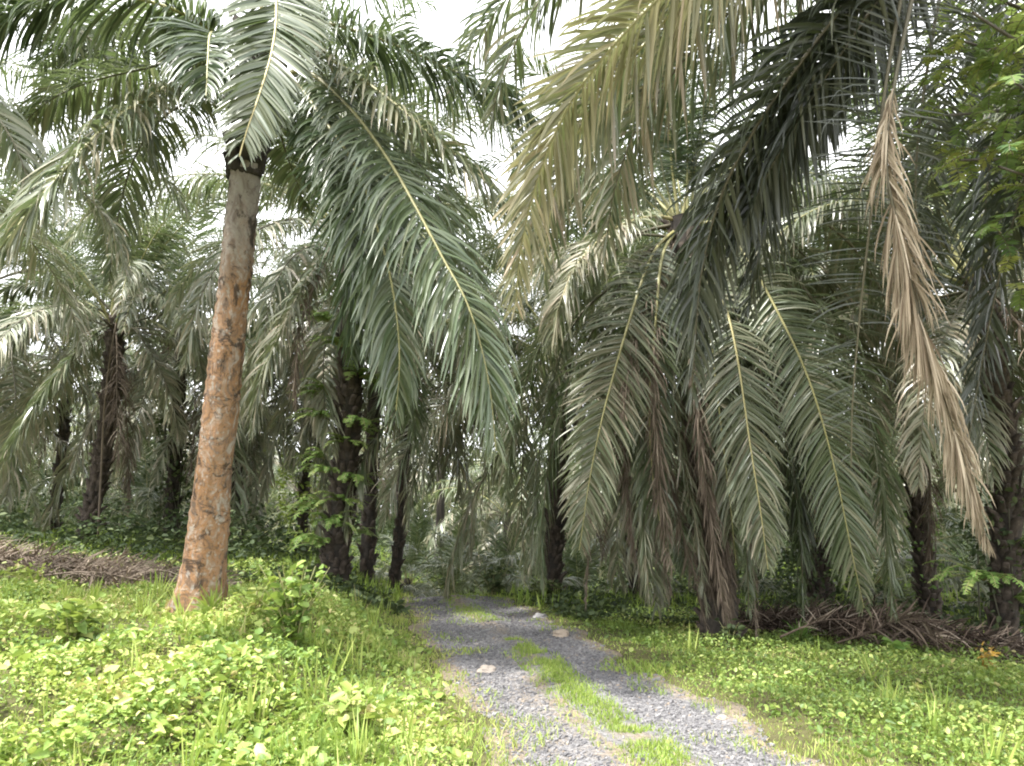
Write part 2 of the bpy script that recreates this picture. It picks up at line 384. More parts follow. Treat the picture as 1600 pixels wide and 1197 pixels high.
#@@SCENE
# ------------------------------------------------------------------ world, sun, camera
SUN_EL, SUN_AZ = math.radians(58), math.radians(-125)      # azimuth measured from +Y towards +X
w = bpy.data.worlds.new('World'); bpy.context.scene.world = w; w.use_nodes = True
t = w.node_tree; t.nodes.clear(); out = t.nodes.new('ShaderNodeOutputWorld'); bg = t.nodes.new('ShaderNodeBackground')
sky = t.nodes.new('ShaderNodeTexSky'); sky.sky_type = 'NISHITA'; sky.sun_disc = False; sky.sun_elevation = SUN_EL; sky.sun_rotation = SUN_AZ
hs = t.nodes.new('ShaderNodeHueSaturation'); hs.inputs['Saturation'].default_value = .25; t.links.new(sky.outputs[0], hs.inputs['Color'])
tc = t.nodes.new('ShaderNodeTexCoord')
cl = noise_n(t, 2.2, 6, .55, tc.outputs['Generated'])
cc = ramp(t, [(.3, (7.2, 7.3, 7.6)), (.6, (9.5, 9.6, 9.8))], cl)
t.links.new(mixc(t, .8, hs.outputs[0], cc), bg.inputs[0]); bg.inputs[1].default_value = .115
t.links.new(bg.outputs[0], out.inputs[0])

sd = bpy.data.lights.new('sun', 'SUN'); sd.energy = 3.2; sd.angle = math.radians(5); sd.color = (1, .97, .92)
so = bpy.data.objects.new('sun', sd); C.objects.link(so)
dv = Vector((math.cos(SUN_EL) * math.sin(SUN_AZ), math.cos(SUN_EL) * math.cos(SUN_AZ), math.sin(SUN_EL)))
so.rotation_euler = dv.to_track_quat('Z', 'Y').to_euler(); so.location = (-10, -5, 30)

cd = bpy.data.cameras.new('camera'); cam = bpy.data.objects.new('camera', cd); C.objects.link(cam)
cd.sensor_width = 36; cd.lens = 36 * F0 / 1600; cd.clip_end = 2000; cd.clip_start = .05
cam.location = (0, 0, CAMH); cam.rotation_euler = (math.pi / 2 + PITCH, 0, 0)
sc = bpy.context.scene; sc.camera = cam
sc.view_settings.view_transform = 'Standard'; sc.view_settings.look = 'None'; sc.view_settings.exposure = 1.88
sc.cycles.max_bounces = 6; sc.cycles.diffuse_bounces = 3; sc.cycles.glossy_bounces = 2; sc.cycles.transmission_bounces = 4
sc.cycles.caustics_reflective = False; sc.cycles.caustics_refractive = False
sc.cycles.use_denoising = True; sc.cycles.filter_width = 2.0

# ------------------------------------------------------------------ ground and path
def grid(xs, ys, zf):
    X, Y = np.meshgrid(xs, ys); V = np.stack([X, Y, zf(X, Y)], -1); n, m = X.shape
    i = np.arange(n - 1)[:, None] * m; j = np.arange(m - 1)[None]
    return V, np.stack([i + j, i + j + 1, i + m + j + 1, i + m + j], -1).reshape(-1, 4)

def path_half(y, side):
    return 1.06 + .10 * np.sin(y * 1.9 + side) + .07 * np.sin(y * 4.3 - side * 2) + .04 * np.sin(y * 9.1 + side * 3)
def in_path(x, y, pad=0.):
    u = x - pc(y); return (u < path_half(y, 1) - pad) & (u > -path_half(y, -1) + pad) & (y < 24)
def centre_grass(x, y):
    """how grassy the strip between the wheel tracks is"""
    u = x - pc(y) + .02
    k = np.clip(.30 - np.abs(u) - .12 * (fbm2(x, y, 2.2, 3) - .5), -1, 1)
    gate = np.where(y < 9.6, 1, np.where(y < 12.2, 0, np.where(y < 20, .8, 0)))
    return (k > 0) * gate

s = np.linspace(-1, 1, 330)
xs = np.sinh(s * 5.2) / np.sinh(5.2) * 400; ys = np.sinh(np.linspace(-.75, 1, 330) * 5.0) / np.sinh(5) * 400 + 5
V, F = grid(xs, ys, lambda x, y: h(x, y) - np.where(in_path(x, y, .12), .05, 0))
link_g = Geo().add(V, F, 0, .5)
tag(link('ground', link_g.mesh('ground', [M_soil])), kind='structure')
uu = np.linspace(-1, 1, 45); yy = np.linspace(1.0, 24, 300)
U, Y = np.meshgrid(uu, yy)
X = pc(Y) + np.where(U > 0, U * (path_half(Y, 1) + .06), U * (path_half(Y, -1) + .06))
rut = -.035 * np.exp(-((np.abs(X - pc(Y)) - .72) / .28) ** 2)
ED = sm((np.abs(U) - .62) / .38) * .75 + .42 * np.exp(-((X - pc(Y)) / .30) ** 2) + .30 * (U < -.15) * sm((9.5 - Y) / 2) + .22 * (U < 0) * sm((Y - 11) / 2)
Z = h(X, Y) + .014 + rut * .8 + .03 * np.exp(-((X - pc(Y)) / .3) ** 2) - .045 * (np.abs(U) > .97) + .012 * fbm2(X, Y, 3.1)
n, m = X.shape; i = np.arange(n - 1)[:, None] * m; j = np.arange(m - 1)[None]
tag(link('gravel_path', Geo().add(np.stack([X, Y, Z], -1), np.stack([i + j, i + j + 1, i + m + j + 1, i + m + j], -1).reshape(-1, 4), 0, ED.ravel()).mesh('gravel_path', [M_gravel])), kind='structure')

def hpath(x, y):
    u = x - pc(y)
    return h(x, y) + .014 - .028 * np.exp(-((np.abs(u) - .72) / .28) ** 2) + .03 * np.exp(-(u / .3) ** 2) + .012 * fbm2(x, y, 3.1)

def stones(pos, size, rng, tint):
    """irregular eight-cornered chips"""
    n = len(pos); cb = np.array([[-1, -1, -1], [1, -1, -1], [1, 1, -1], [-1, 1, -1], [-1, -1, 1], [1, -1, 1], [1, 1, 1], [-1, 1, 1]], float)
    v = cb[None] * rng.uniform(.45, 1, (n, 8, 3)); v = v * rng.uniform(.5, 1, (n, 1, 3)) * np.array([1, 1, .75])
    a = rng.uniform(0, 6.28, n); c, s_ = np.cos(a)[:, None], np.sin(a)[:, None]
    x = v[..., 0] * c - v[..., 1] * s_; y = v[..., 0] * s_ + v[..., 1] * c
    tl = rng.normal(0, .3, (n, 1)); z = v[..., 2] + tl * x
    V = np.stack([x, y, z], -1) * size[:, None, None] + pos[:, None]
    q = np.array([[0, 3, 2, 1], [4, 5, 6, 7], [0, 1, 5, 4], [1, 2, 6, 5], [2, 3, 7, 6], [3, 0, 4, 7]])
    return V, (np.arange(n)[:, None, None] * 8 + q[None]).reshape(-1, 4), np.repeat(tint, 8)
r = np.random.default_rng(3); n = 44000
y = 3.2 + (r.random(n) ** 1.6) * 17; u = np.clip(r.normal(0, .62, n), -1.25, 1.25); u = np.where(r.random(n) < .75, np.sign(u) * .7 + r.normal(0, .24, n), u)
x = pc(y) + u; keep = in_path(x, y, -.06) & ~((centre_grass(x, y) > 0) & (r.random(n) < .8)); x, y = x[keep], y[keep]
kk = r.random(len(x)) > .75 * sm((np.abs(x - pc(y)) - .75) / .4); x, y = x[kk], y[kk]
sz = np.clip(r.lognormal(-4.5, .38, len(x)), .006, .03) * (.8 + .03 * y)
g = Geo(); v, f, tt = stones(np.stack([x, y, hpath(x, y) + sz * .15], -1), sz, r, np.clip(r.normal(.5, .2, len(x)) + (r.random(len(x)) < .03) * .5, 0, 1)); g.add(v, f, 0, tt)
tag(link('gravel', g.mesh('gravel', [M_stone], smooth=False)), 'loose grey gravel chips scattered along the wheel tracks', 'gravel', kind='stuff')

def rock(px, py, dd, sx, label, tint, seed):
    q = P(px, py, dd); k = np.random.default_rng(seed)
    x, y = q[0], q[1]; z = float(hpath(x, y))
    bpy_v = []; A, B = 10, 14; g = Geo()
    for i in range(A):
        th = math.pi * i / (A - 1)
        for j in range(B):
            ph = 2 * math.pi * j / B; d = np.array([math.sin(th) * math.cos(ph), math.sin(th) * math.sin(ph), math.cos(th)])
            rr = 1 + .45 * mn.noise(Vector(d * 1.7) + Vector((seed, 0, 0))) + .18 * mn.noise(Vector(d * 5) + Vector((seed, 3, 0)))
            bpy_v.append(d * rr * np.array([sx, sx * .8, sx * .5]))
    f = [[i * B + j, i * B + (j + 1) % B, (i + 1) * B + (j + 1) % B, (i + 1) * B + j] for i in range(A - 1) for j in range(B)]
    g.add(bpy_v, f, 0, tint)
    tag(link('rock', g.mesh('rock', [M_stone], smooth=False), None, (x, y, z + sx * .12)), label, 'rock')
rock(863, 1022, 9.0, .075, 'dark stone lying on the far wheel track in the middle of the bend', .15, 1)
rock(845, 966, 12.4, .12, 'pale flat stone on the right edge of the path near the crest', .72, 2)
rock(876, 997, 10.2, .13, 'tan stone half buried at the right edge of the gravel path', 1.0, 3)
rock(762, 1068, 7.8, .10, 'brown flat stone on the left edge of the gravel path', .95, 5)
rock(1132, 1178, 5.9, .045, 'reddish small stone beside the grass strip near the bottom edge of the path', 1.0, 8)

# ------------------------------------------------------------------ ground cover
def leaves(g, x, y, z, size, rng, tint, tilt=.55, wr=.8, m=0, face=None):
    n = len(x); az = rng.uniform(0, 6.28, n); el = rng.normal(.12, tilt * .6, n); ro = rng.normal(0, tilt, n)
    d = np.stack([np.cos(az) * np.cos(el), np.sin(az) * np.cos(el), np.sin(el)], -1)
    s = np.stack([-np.sin(az), np.cos(az), np.zeros(n)], -1); nn = np.cross(d, s)
    s2 = s * np.cos(ro)[:, None] + nn * np.sin(ro)[:, None]; n2 = np.cross(d, s2)
    n2 = n2 * np.sign(n2[:, 2:3] + 1e-6)
    b = np.stack([x, y, z], -1); L = size[:, None]; W = (size * wr * rng.uniform(.8, 1.15, n))[:, None]
    tip = b + d * L - n2 * L * .12
    q = lambda f, w, c: b + d * L * f + s2 * W * w + n2 * L * c
    V = np.stack([b, q(.18, .42, .10), q(.62, .40, .07), tip, q(.62, -.40, .07), q(.18, -.42, .10)], 1)
    o = np.arange(n)[:, None] * 6
    f = np.concatenate([o + np.array([[0, 1, 2, 3]]), o + np.array([[0, 3, 4, 5]])])
    g.add(V, f, m, np.repeat(np.clip(tint, 0, 1), 6))

def blades(g, x, y, z, Ln, W, rng, tint, lean=.5, segs=2, m=0):
    n = len(x); az = rng.uniform(0, 6.28, n); le = np.abs(rng.normal(0, lean, n))
    d = nrm(np.stack([np.cos(az) * le, np.sin(az) * le, np.ones(n)], -1)); a2 = rng.uniform(0, 6.28, n)
    wv = np.stack([np.cos(a2), np.sin(a2), np.zeros(n)], -1)
    out_ = np.stack([np.cos(az), np.sin(az), np.zeros(n)], -1)
    strips(g, np.stack([x, y, z], -1), d, wv, Ln, W, np.zeros(n) + .0, segs, np.clip(tint, 0, 1), m, 0, [.7, .9, .08] if segs == 2 else [.6, 1, .7, .06])

def region(n, rng, x0, x1, y0, y1, p=1.0):
    """random ground points, denser near the camera, kept inside the widening view"""
    y = y0 + (y1 - y0) * rng.random(n) ** p; x = rng.uniform(-1, 1, n) * (.82 * y + 1.2)
    k = (x > x0) & (x < x1); return x[k], y[k]

r = np.random.default_rng(11)
# grass everywhere off the path
g = Geo()
x, y = region(150000, r, -14, 14, 3.2, 19, 1.25)
u = x - pc(y); d_ = fbm2(x, y, .55, 1)
fr = np.maximum(0, fbm2(x, y, 2.6, 21) - .30) * 1.0
k = ~in_path(x, y, .10) | (centre_grass(x, y) > r.random(len(x)) * np.where(y < 9, 1.1, 1.8)) | (~in_path(x, y, .10 + fr) & (r.random(len(x)) < .6))
k &= (r.random(len(x)) < np.where(np.abs(u) < 3, .95, .35 + .5 * d_))
x, y, u = x[k], y[k], u[k]; cg = in_path(x, y, .10)
Ln = np.where(cg, r.uniform(.05, .12, len(x)), r.uniform(.04, .12, len(x)) * (1 + .8 * (fbm2(x, y, .9, 5) > .62)) * np.where(u > 1.3, .72, 1))
Ln = Ln * np.where(np.abs(u) < 1.75, .55, 1) * (.6 + .9 * fbm2(x, y, 1.8, 31))
tt = r.normal(.50, .18, len(x)) + .45 * (fbm2(x, y, .7, 2) - .5) + .12 * (np.abs(np.abs(u) - 1.2) < .35)
blades(g, x, y, h(x, y) - .01 + np.where(cg, .03, 0), Ln, np.where(y < 8, .008, .014) * r.uniform(.7, 1.3, len(x)), r, tt, .85)
# the strip between the near wheel tracks
n = 10000; y = r.uniform(4.2, 10.2, n); x = pc(y) + .02 + r.normal(0, .11, n) + .06 * np.sin(y * 2.3); k = (fbm2(x, y, 1.9, 41) > .46 + .12 * (y > 8)); x, y = x[k], y[k]
blades(g, x, y, hpath(x, y) - .01, r.uniform(.02, .075, len(x)), r.uniform(.006, .011, len(x)), r, r.normal(.5, .17, len(x)), .9)
n = 2200; y = r.uniform(12, 16.5, n); x = pc(y) - .05 + r.normal(0, .22, n); k = fbm2(x, y, 1.9, 43) > .4; x, y = x[k], y[k]
blades(g, x, y, hpath(x, y) - .01, r.uniform(.03, .07, len(x)), r.uniform(.010, .016, len(x)), r, r.normal(.45, .17, len(x)), .9)
# farther, taller grass
x, y = region(60000, r, -30, 30, 14, 42, .9); k = ~in_path(x, y, -.1); x, y = x[k], y[k]
blades(g, x, y, h(x, y) - .02, r.uniform(.15, .45, len(x)), r.uniform(.02, .035, len(x)), r, r.normal(.38, .17, len(x)), .6)
# broad bright tufts among the creepers
for q in range(150):
    yy_ = r.uniform(4, 13); xx_ = r.uniform(-.8 * yy_, .8 * yy_)
    if abs(xx_ - float(pc(yy_))) < 1.5 or (xx_ > 0 and q % 3): continue
    n = 14; x = xx_ + r.normal(0, .04, n); y = yy_ + r.normal(0, .04, n)
    blades(g, x, y, h(x, y), r.uniform(.18, .42, n), r.uniform(.012, .022, n), r, r.normal(.62, .15, n), .45, 3)
tag(link('grass', g.mesh('grass', [M_grass])), 'green and yellowish grass on both verges and between the tracks', 'grass', kind='stuff')

# creepers with broad leaves, left verge
g = Geo()
x, y = region(250000, r, -14, 0.6, 3.0, 15, 1.35); u = x - pc(y)
c = fbm2(x, y, .8, 4)
k = (u < -1.2 - .5 * (c - .5)) & (r.random(len(x)) < np.clip((-u - 1.0) / 1.0, .12, 1) * np.where(y > 10.5, .45, 1)); x, y, c, u = x[k], y[k], c[k], u[k]
hc = (.05 + .26 * sm((c - .3) / .5)) * np.clip((-u - 1.2) / 1.6, .25, 1)
k = (fbm2(x, y, 1.2, 17) > .15) | (r.random(len(x)) < .15); x, y, c, u, hc = x[k], y[k], c[k], u[k], hc[k]
hc = hc * np.clip((np.hypot(x + 3.6, y - 8.7) - .2) / 1.0, .25, 1)
z = h(x, y) + hc * r.beta(2.6, 1.1, len(x)) * 1.15
sz = np.clip(r.lognormal(-3.42, .45, len(x)), .016, .095) * (.75 + .55 * (fbm2(x, y, 1.4, 8) > .5))
tt = r.normal(.55, .2, len(x)) + .55 * (fbm2(x, y, 1.1, 6) - .5) + (r.random(len(x)) < .04) * .5
leaves(g, x, y, z, sz, r, tt, .75, r.uniform(.45, .95, len(x)))
tag(link('creeper_leaves', g.mesh('creeper_leaves', [M_creep])), 'bright yellow green creeper leaves covering the bank left of the path', 'creeper', kind='stuff')

# fine mixed cover, right verge
g = Geo()
x, y = region(210000, r, .5, 14, 3.0, 15, 1.25); u = x - pc(y); c = fbm2(x, y, .9, 9)
k = (u > 1.25 + .35 * (c - .5)) & (r.random(len(x)) < np.clip((u - 1.0) / 1.0, .1, 1)); x, y, c, u = x[k], y[k], c[k], u[k]
z = h(x, y) + (.05 + .20 * c) * r.beta(2.2, 1.2, len(x)) * np.clip((u - .9) / 1.2, .3, 1)
tt = r.normal(.42, .18, len(x)) + .6 * (fbm2(x, y, .8, 12) - .5) + (r.random(len(x)) < .04) * .4 + .12 * (fbm2(x, y, 3.5, 2) > .6)
leaves(g, x, y, z, np.clip(r.lognormal(-3.55, .45, len(x)), .014, .08), r, tt, .85, r.uniform(.4, .9, len(x)))
tag(link('ground_cover', g.mesh('ground_cover', [M_creep])), 'low leafy ground cover on the right verge dotted with yellow leaves', 'ground cover', kind='stuff')

# undergrowth under the palms, canopy shade put into its dark leaf colour
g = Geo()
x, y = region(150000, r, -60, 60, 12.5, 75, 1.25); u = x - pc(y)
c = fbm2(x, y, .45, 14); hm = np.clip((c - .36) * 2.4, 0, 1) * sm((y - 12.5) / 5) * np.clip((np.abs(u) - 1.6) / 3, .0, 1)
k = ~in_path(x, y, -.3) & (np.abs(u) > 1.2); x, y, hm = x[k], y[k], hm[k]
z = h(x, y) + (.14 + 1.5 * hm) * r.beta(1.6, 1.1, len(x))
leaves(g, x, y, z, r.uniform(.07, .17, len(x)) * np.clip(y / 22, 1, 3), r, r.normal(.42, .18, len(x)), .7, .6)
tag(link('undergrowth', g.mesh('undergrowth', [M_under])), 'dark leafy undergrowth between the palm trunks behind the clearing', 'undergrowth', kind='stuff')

# the wood beyond: one far mass of fronds and leaves, open at the top
g = Geo(); n = 26000
a = r.uniform(-.95, .95, n); dd = r.uniform(62, 88, n); x = np.sin(a) * dd; y = np.cos(a) * dd
z = h(x, y) + 9 * r.beta(1.0, 1.5, n) * (.6 + .5 * fbm2(a * 9, a, 2.0, 3))
dv_ = r.normal(0, 1, (n, 3)); dv_[:, 2] -= .3
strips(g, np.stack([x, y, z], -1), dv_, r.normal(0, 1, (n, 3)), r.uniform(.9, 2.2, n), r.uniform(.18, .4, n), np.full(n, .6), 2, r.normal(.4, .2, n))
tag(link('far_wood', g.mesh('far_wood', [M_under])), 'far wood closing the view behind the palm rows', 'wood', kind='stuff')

# ------------------------------------------------------------------ small plants
def plant(px, py, dd, kind, label, cat='plant', hgt=.6, n=60, ls=.09, mat=None, seed=0, tint=.5, name='leafy_plant', spread=.35, group=None):
    q = P(px, py, dd); b = np.array([q[0], q[1], float(h(q[0], q[1]))]); k = np.random.default_rng(seed); g = Geo()
    for i in range(max(4, n // 12)):
        a = k.uniform(0, 6.28); e = np.array([math.cos(a) * spread * k.uniform(.3, 1), math.sin(a) * spread * k.uniform(.3, 1), hgt * k.uniform(.6, 1)])
        st = np.array([[0, 0, -.03], e * .45 + [0, 0, hgt * .15], e]); st, _ = catmull(st, 8); tube(g, st, np.linspace(.008, .003, 8), 4, 1, .5)
        m = 12; w_ = k.uniform(.2, 1, m); c = np.stack([np.interp(w_, np.linspace(0, 1, 8), st[:, z_]) for z_ in range(3)], 1) + k.normal(0, .03, (m, 3))
        if kind == 'broad': leaves(g, c[:, 0], c[:, 1], c[:, 2], np.full(m, ls) * k.uniform(.6, 1.3, m), k, k.normal(tint, .16, m), .6, .62)
        elif kind == 'blade':
            d = np.stack([c[:, 0] * 2, c[:, 1] * 2, np.full(m, hgt)], 1) + k.normal(0, .15, (m, 3))
            strips(g, c * .1, d, k.normal(0, 1, (m, 3)), np.full(m, hgt) * k.uniform(.7, 1.2, m), np.full(m, ls), np.full(m, .5), 4, k.normal(tint, .12, m))
    o = link(name, g.mesh(name, [mat or M_creep, M_rach]), None, b); return tag(o, label, cat, group)

plant(455, 1060, 6.6, 'broad', 'tall leafy shrub with grey-green leaves standing in the creepers right of the orange-barked trunk', 'shrub', .85, 420, .11, M_creep, 1, .38, 'shrub', .36)
plant(1250, 1010, 10.6, 'blade', 'fern-like green weed growing out of the right frond heap', 'plant', .35, 24, .03, M_fern, 14, .4, 'leafy_plant', .2)
plant(395, 1000, 7.4, 'broad', 'bright light green shrub just right of the foot of the orange-barked trunk', 'shrub', .45, 120, .10, M_creep, 2, .72, 'shrub', .3)
plant(110, 1000, 6.8, 'broad', 'shrub with large pale round leaves on the bank below the left brown frond heap', 'shrub', .42, 110, .14, M_creep, 3, .62, 'shrub', .4)
plant(560, 1190, 5.2, 'broad', 'low plant with large light green leaves at the bottom edge left of the path', 'plant', .25, 90, .13, M_creep, 4, .7, 'leafy_plant', .3)
plant(1545, 1062, 8.9, 'broad', 'orange-leaved plant in front of the rightmost trunk', 'plant', .32, 60, .085, M_croton, 5, .5, 'orange_plant', .12)
plant(1408, 1038, 9.6, 'broad', 'low plant with a few long bright green leaves in front of the right frond heap', 'plant', .24, 12, .16, M_fern, 6, .5, 'leafy_plant', .3)
plant(1440, 1112, 7.0, 'broad', 'light yellow green weed standing above the ground cover on the right verge', 'plant', .35, 50, .08, M_creep, 7, .8, 'leafy_plant', .15)
plant(40, 900, 10.5, 'broad', 'yellow green shrub at the left edge beside the brown frond heap', 'shrub', .35, 110, .1, M_creep, 8, .78, 'shrub', .5)
plant(330, 945, 8.0, 'blade', 'tuft of long grass at the foot of the orange-barked trunk', 'grass tuft', .3, 24, .018, M_grass, 9, .6, 'grass_tuft', .12)
plant(1140, 985, 9.9, 'broad', 'dark green leafy seedling at the foot of the palm wrapped in hanging dead fronds', 'plant', .4, 60, .1, M_under, 10, .5, 'leafy_plant', .22)
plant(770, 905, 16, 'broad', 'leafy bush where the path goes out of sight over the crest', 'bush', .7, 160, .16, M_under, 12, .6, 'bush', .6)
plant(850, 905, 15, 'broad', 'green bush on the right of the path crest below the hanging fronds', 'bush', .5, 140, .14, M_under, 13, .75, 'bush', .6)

# ------------------------------------------------------------------ heaps of pruned fronds
def heap(c0, c1, n, wdt, hgt, label, seed, near):
    k = np.random.default_rng(seed); g = Geo(); c0 = np.array(c0); c1 = np.array(c1)
    for i in range(n):
        u = k.random(); p = c0 + (c1 - c0) * u + k.normal(0, wdt * .45, 2); dirn = nrm((c1 - c0) + k.normal(0, .55, 2) * np.linalg.norm(c1 - c0))
        L = k.uniform(1.2, 2.6); zz = float(h(p[0], p[1])) + hgt * k.random() * math.exp(-((u - .5) * 2) ** 2)
        z1 = max(.03, zz - float(h(p[0], p[1]))); pts = [[p[0] + dirn[0] * L * (q - .5), p[1] + dirn[1] * L * (q - .5), float(h(p[0] + dirn[0] * L * (q - .5), p[1] + dirn[1] * L * (q - .5))) + .05 + z1 * (1 - abs(q - .5)) + .12 * math.sin(q * 5 + i)] for q in (0, .33, .66, 1)]
        frond(g, pts, n=44, L=.5, W=.022, rach=.014, droop=.25, tint=k.uniform(.2, .8), tv=.2, segs=2, ang=(60, 25), rng=k, loose=3, up=.5, rt=.6)
    m = int(n * 25)                        # cut stalk stubs and loose stalks poking up
    for i in range(m):
        u = k.random(); p = c0 + (c1 - c0) * u + k.normal(0, wdt * .4, 2); z = float(h(p[0], p[1])); a = k.uniform(0, 6.28); L = k.uniform(.15, .5)
        e = np.array([math.cos(a) * L, math.sin(a) * L, L * k.uniform(-.1, .7)])
        b = np.array([p[0], p[1], z + hgt * .7 * k.random()]); tube(g, [b, b + e * .5 + [0, 0, .03], b + e], [.009, .007, .004], 4, 0, float(np.clip(k.normal(.5, .3), 0, 1)))
    c = np.array([(c0[0] + c1[0]) / 2, (c0[1] + c1[1]) / 2, float(h((c0[0] + c1[0]) / 2, (c0[1] + c1[1]) / 2))])
    tag(link('frond_heap', g.mesh('frond_heap', [M_dead if near else M_rot] * 2, origin=c), None, c), label, 'frond heap', kind='stuff')
heap((-11.5, 12.8), (-5.0, 11.8), 56, .9, .26, 'heap of brown pruned palm fronds on the left bank behind the orange-barked trunk', 21, True)
heap((3.9, 12.3), (7.3, 9.9), 50, .6, .36, 'heap of dark brown pruned palm fronds along the right side of the clearing', 22, False)

# ------------------------------------------------------------------ orange-barked palm (front left)
bA = P(312, 950, 8.5); bA[2] = float(h(bA[0], bA[1])) - .08
eA = empty('tall_palm', bA, 'tall palm with smooth orange and grey lichen-covered bark leaning right, left of the path', 'palm tree')
pts = [P(312, 965, 8.5), P(322, 860, 8.45), P(345, 640, 8.4), P(368, 430, 8.4), P(386, 250, 8.4), P(398, 160, 8.4)]
g = trunk_geo(pts, .215, .158, flare=.15, rough=.022, rng=np.random.default_rng(4), sides=48)
link('trunk', g.mesh('tall_palm_trunk', [M_coco_bark], origin=bA), eA)
cA = P(396, 175, 8.4)
# dark fibrous crown base with old stalk ends
g = trunk_geo([P(383, 275, 8.4), P(390, 220, 8.4), P(400, 150, 8.4), P(408, 60, 8.4)], .17, .15, rough=.05, boots=46, bootlen=.34, rng=np.random.default_rng(6), sides=20)
link('crown_base', g.mesh('crown_base', [M_bark, M_bark], origin=bA), eA)
CC = [M_coco, M_rach]; CP = [M_palm, M_rachd]
X0 = (1, 0, 0)
A_f = [
 # the frond arching over towards the viewer
 (([(402, 120, 8.4), (412, -40, 8.0), (428, -75, 7.3), (432, 10, 6.8), (424, 80, 6.5), (404, 150, 6.3), (385, 205, 6.2), (374, 245, 6.15)]), CC, dict(n=120, L=.62, W=.06, droop=.25, tint=.5, S0=(1, .2, 0), ang=(72, 40), fold=.35, segs=5, up=.12, rt=1.0, rach=.026, bare=.3)),
 (([(400, 140, 8.4), (350, 70, 8.2), (330, 50, 7.6), (325, 90, 7.1), (322, 150, 6.8)]), CC, dict(n=80, L=.75, W=.055, droop=.6, tint=.3, fold=.3, segs=5)),
 # left side
 (([(392, 150, 8.4), (330, 105, 8.1), (240, 150, 7.6), (165, 195, 7.1), (100, 262, 6.7), (45, 332, 6.4), (-20, 415, 6.2)]), CC, dict(n=110, L=.82, W=.052, droop=.72, tint=.62, tv=.2, fold=.3, segs=5, rach=.03, tipt=.4)),
 (([(392, 145, 8.4), (330, 88, 8.3), (220, 108, 8.3), (120, 135, 8.3), (55, 175, 8.3), (10, 240, 8.4)]), CP, dict(n=80, L=.75, W=.05, droop=.85, tint=.42, segs=4, rt=.2)),
 (([(394, 130, 8.4), (320, 40, 8.0), (200, -5, 7.6), (80, 0, 7.2), (-50, 50, 7.0)]), CC, dict(n=110, L=.95, W=.055, droop=.85, tint=.3, segs=5, fold=.3)),
 (([(394, 130, 8.4), (330, 55, 8.8), (240, 35, 9.3), (140, 50, 9.8), (60, 100, 10.2)]), CC, dict(n=100, L=.9, W=.052, droop=.8, tint=.25)),
 (([(392, 165, 8.4), (320, 150, 8.9), (250, 190, 9.4), (205, 260, 9.8), (180, 360, 10), (170, 440, 10.1)]), CP, dict(n=100, L=.8, W=.05, droop=.7, tint=.4, rt=.2)),
 # right side
 (([(404, 130, 8.4), (440, 60, 8.3), (480, 32, 8.2), (578, 55, 8.0), (685, 100, 7.9), (790, 150, 7.9), (840, 200, 8.0)]), CC, dict(n=120, L=.78, W=.05, droop=.85, tint=.22, segs=5, fold=.3)),
 (([(404, 130, 8.4), (440, 30, 8.5), (500, 0, 8.8), (590, -20, 9.3), (680, 10, 9.8)]), CC, dict(n=60, L=.7, W=.045, droop=.85, tint=.3, gap=.45)),
 (([(404, 150, 8.4), (450, 75, 8.2), (520, 95, 7.9), (600, 150, 7.6), (682, 220, 7.4), (745, 270, 7.3), (800, 340, 7.3)]), CC, dict(n=110, L=.8, W=.05, droop=.75, tint=.58, tv=.18, segs=5, fold=.3, tipt=.3)),
 (([(402, 160, 8.4), (455, 128, 8.2), (505, 190, 7.8), (558, 268, 7.4), (588, 350, 7.1), (612, 440, 6.9), (624, 550, 6.8), (618, 650, 6.8)]), CC, dict(n=120, L=.85, W=.05, droop=.72, tint=.35, segs=5, fold=.35, rach=.03, S0=(.8, .6, 0))),
 (([(402, 155, 8.4), (470, 110, 8.1), (545, 170, 7.7), (606, 250, 7.3), (650, 325, 7.0), (690, 400, 6.8), (732, 480, 6.6), (762, 590, 6.5), (775, 705, 6.5)]), CC, dict(n=130, L=.95, W=.048, droop=.70, tint=.36, segs=5, fold=.35, rach=.03, S0=(.8, .6, 0))),
 (([(402, 160, 8.4), (460, 150, 8.8), (520, 220, 9.2), (560, 320, 9.5), (580, 440, 9.6), (585, 560, 9.7)]), CC, dict(n=110, L=.85, W=.05, droop=.65, tint=.12, segs=4)),
 (([(402, 160, 8.4), (440, 120, 8.8), (520, 130, 9.4), (610, 200, 9.8), (680, 300, 10), (720, 420, 10.1), (735, 540, 10.2)]), CP, dict(n=110, L=.9, W=.05, droop=.7, tint=.4, rt=.2)),
 (([(402, 160, 8.4), (440, 150, 8.2), (500, 230, 7.8), (535, 330, 7.5), (550, 440, 7.4), (548, 560, 7.4)]), CC, dict(n=110, L=.8, W=.048, droop=.6, tint=.15, segs=5, fold=.3)),
 (([(392, 150, 8.4), (330, 70, 9.2), (230, 60, 10), (120, 110, 10.6), (40, 200, 11)]), CP, dict(n=110, L=.95, W=.052, droop=.8, tint=.5, rt=.2)),
 (([(402, 165, 8.4), (430, 190, 9.0), (455, 260, 9.6), (480, 330, 10)]), CP, dict(n=70, L=.55, W=.045, droop=.6, tint=.35)),
]
for i, (p_, m_, kw) in enumerate(A_f): hero(eA, bA, p_, m_, seed=40 + i, **kw)
for i in range(5):                                             # fronds on the far side of the crown
    az = [1.2, 1.9, 2.5, .6, 1.6][i]; o = link('frond', LIB[('near', [1, 2, 3, 3, 0][i], i % 2)], eA, cA - bA); o.rotation_euler = (0, 0, az); o.scale = (.85,) * 3

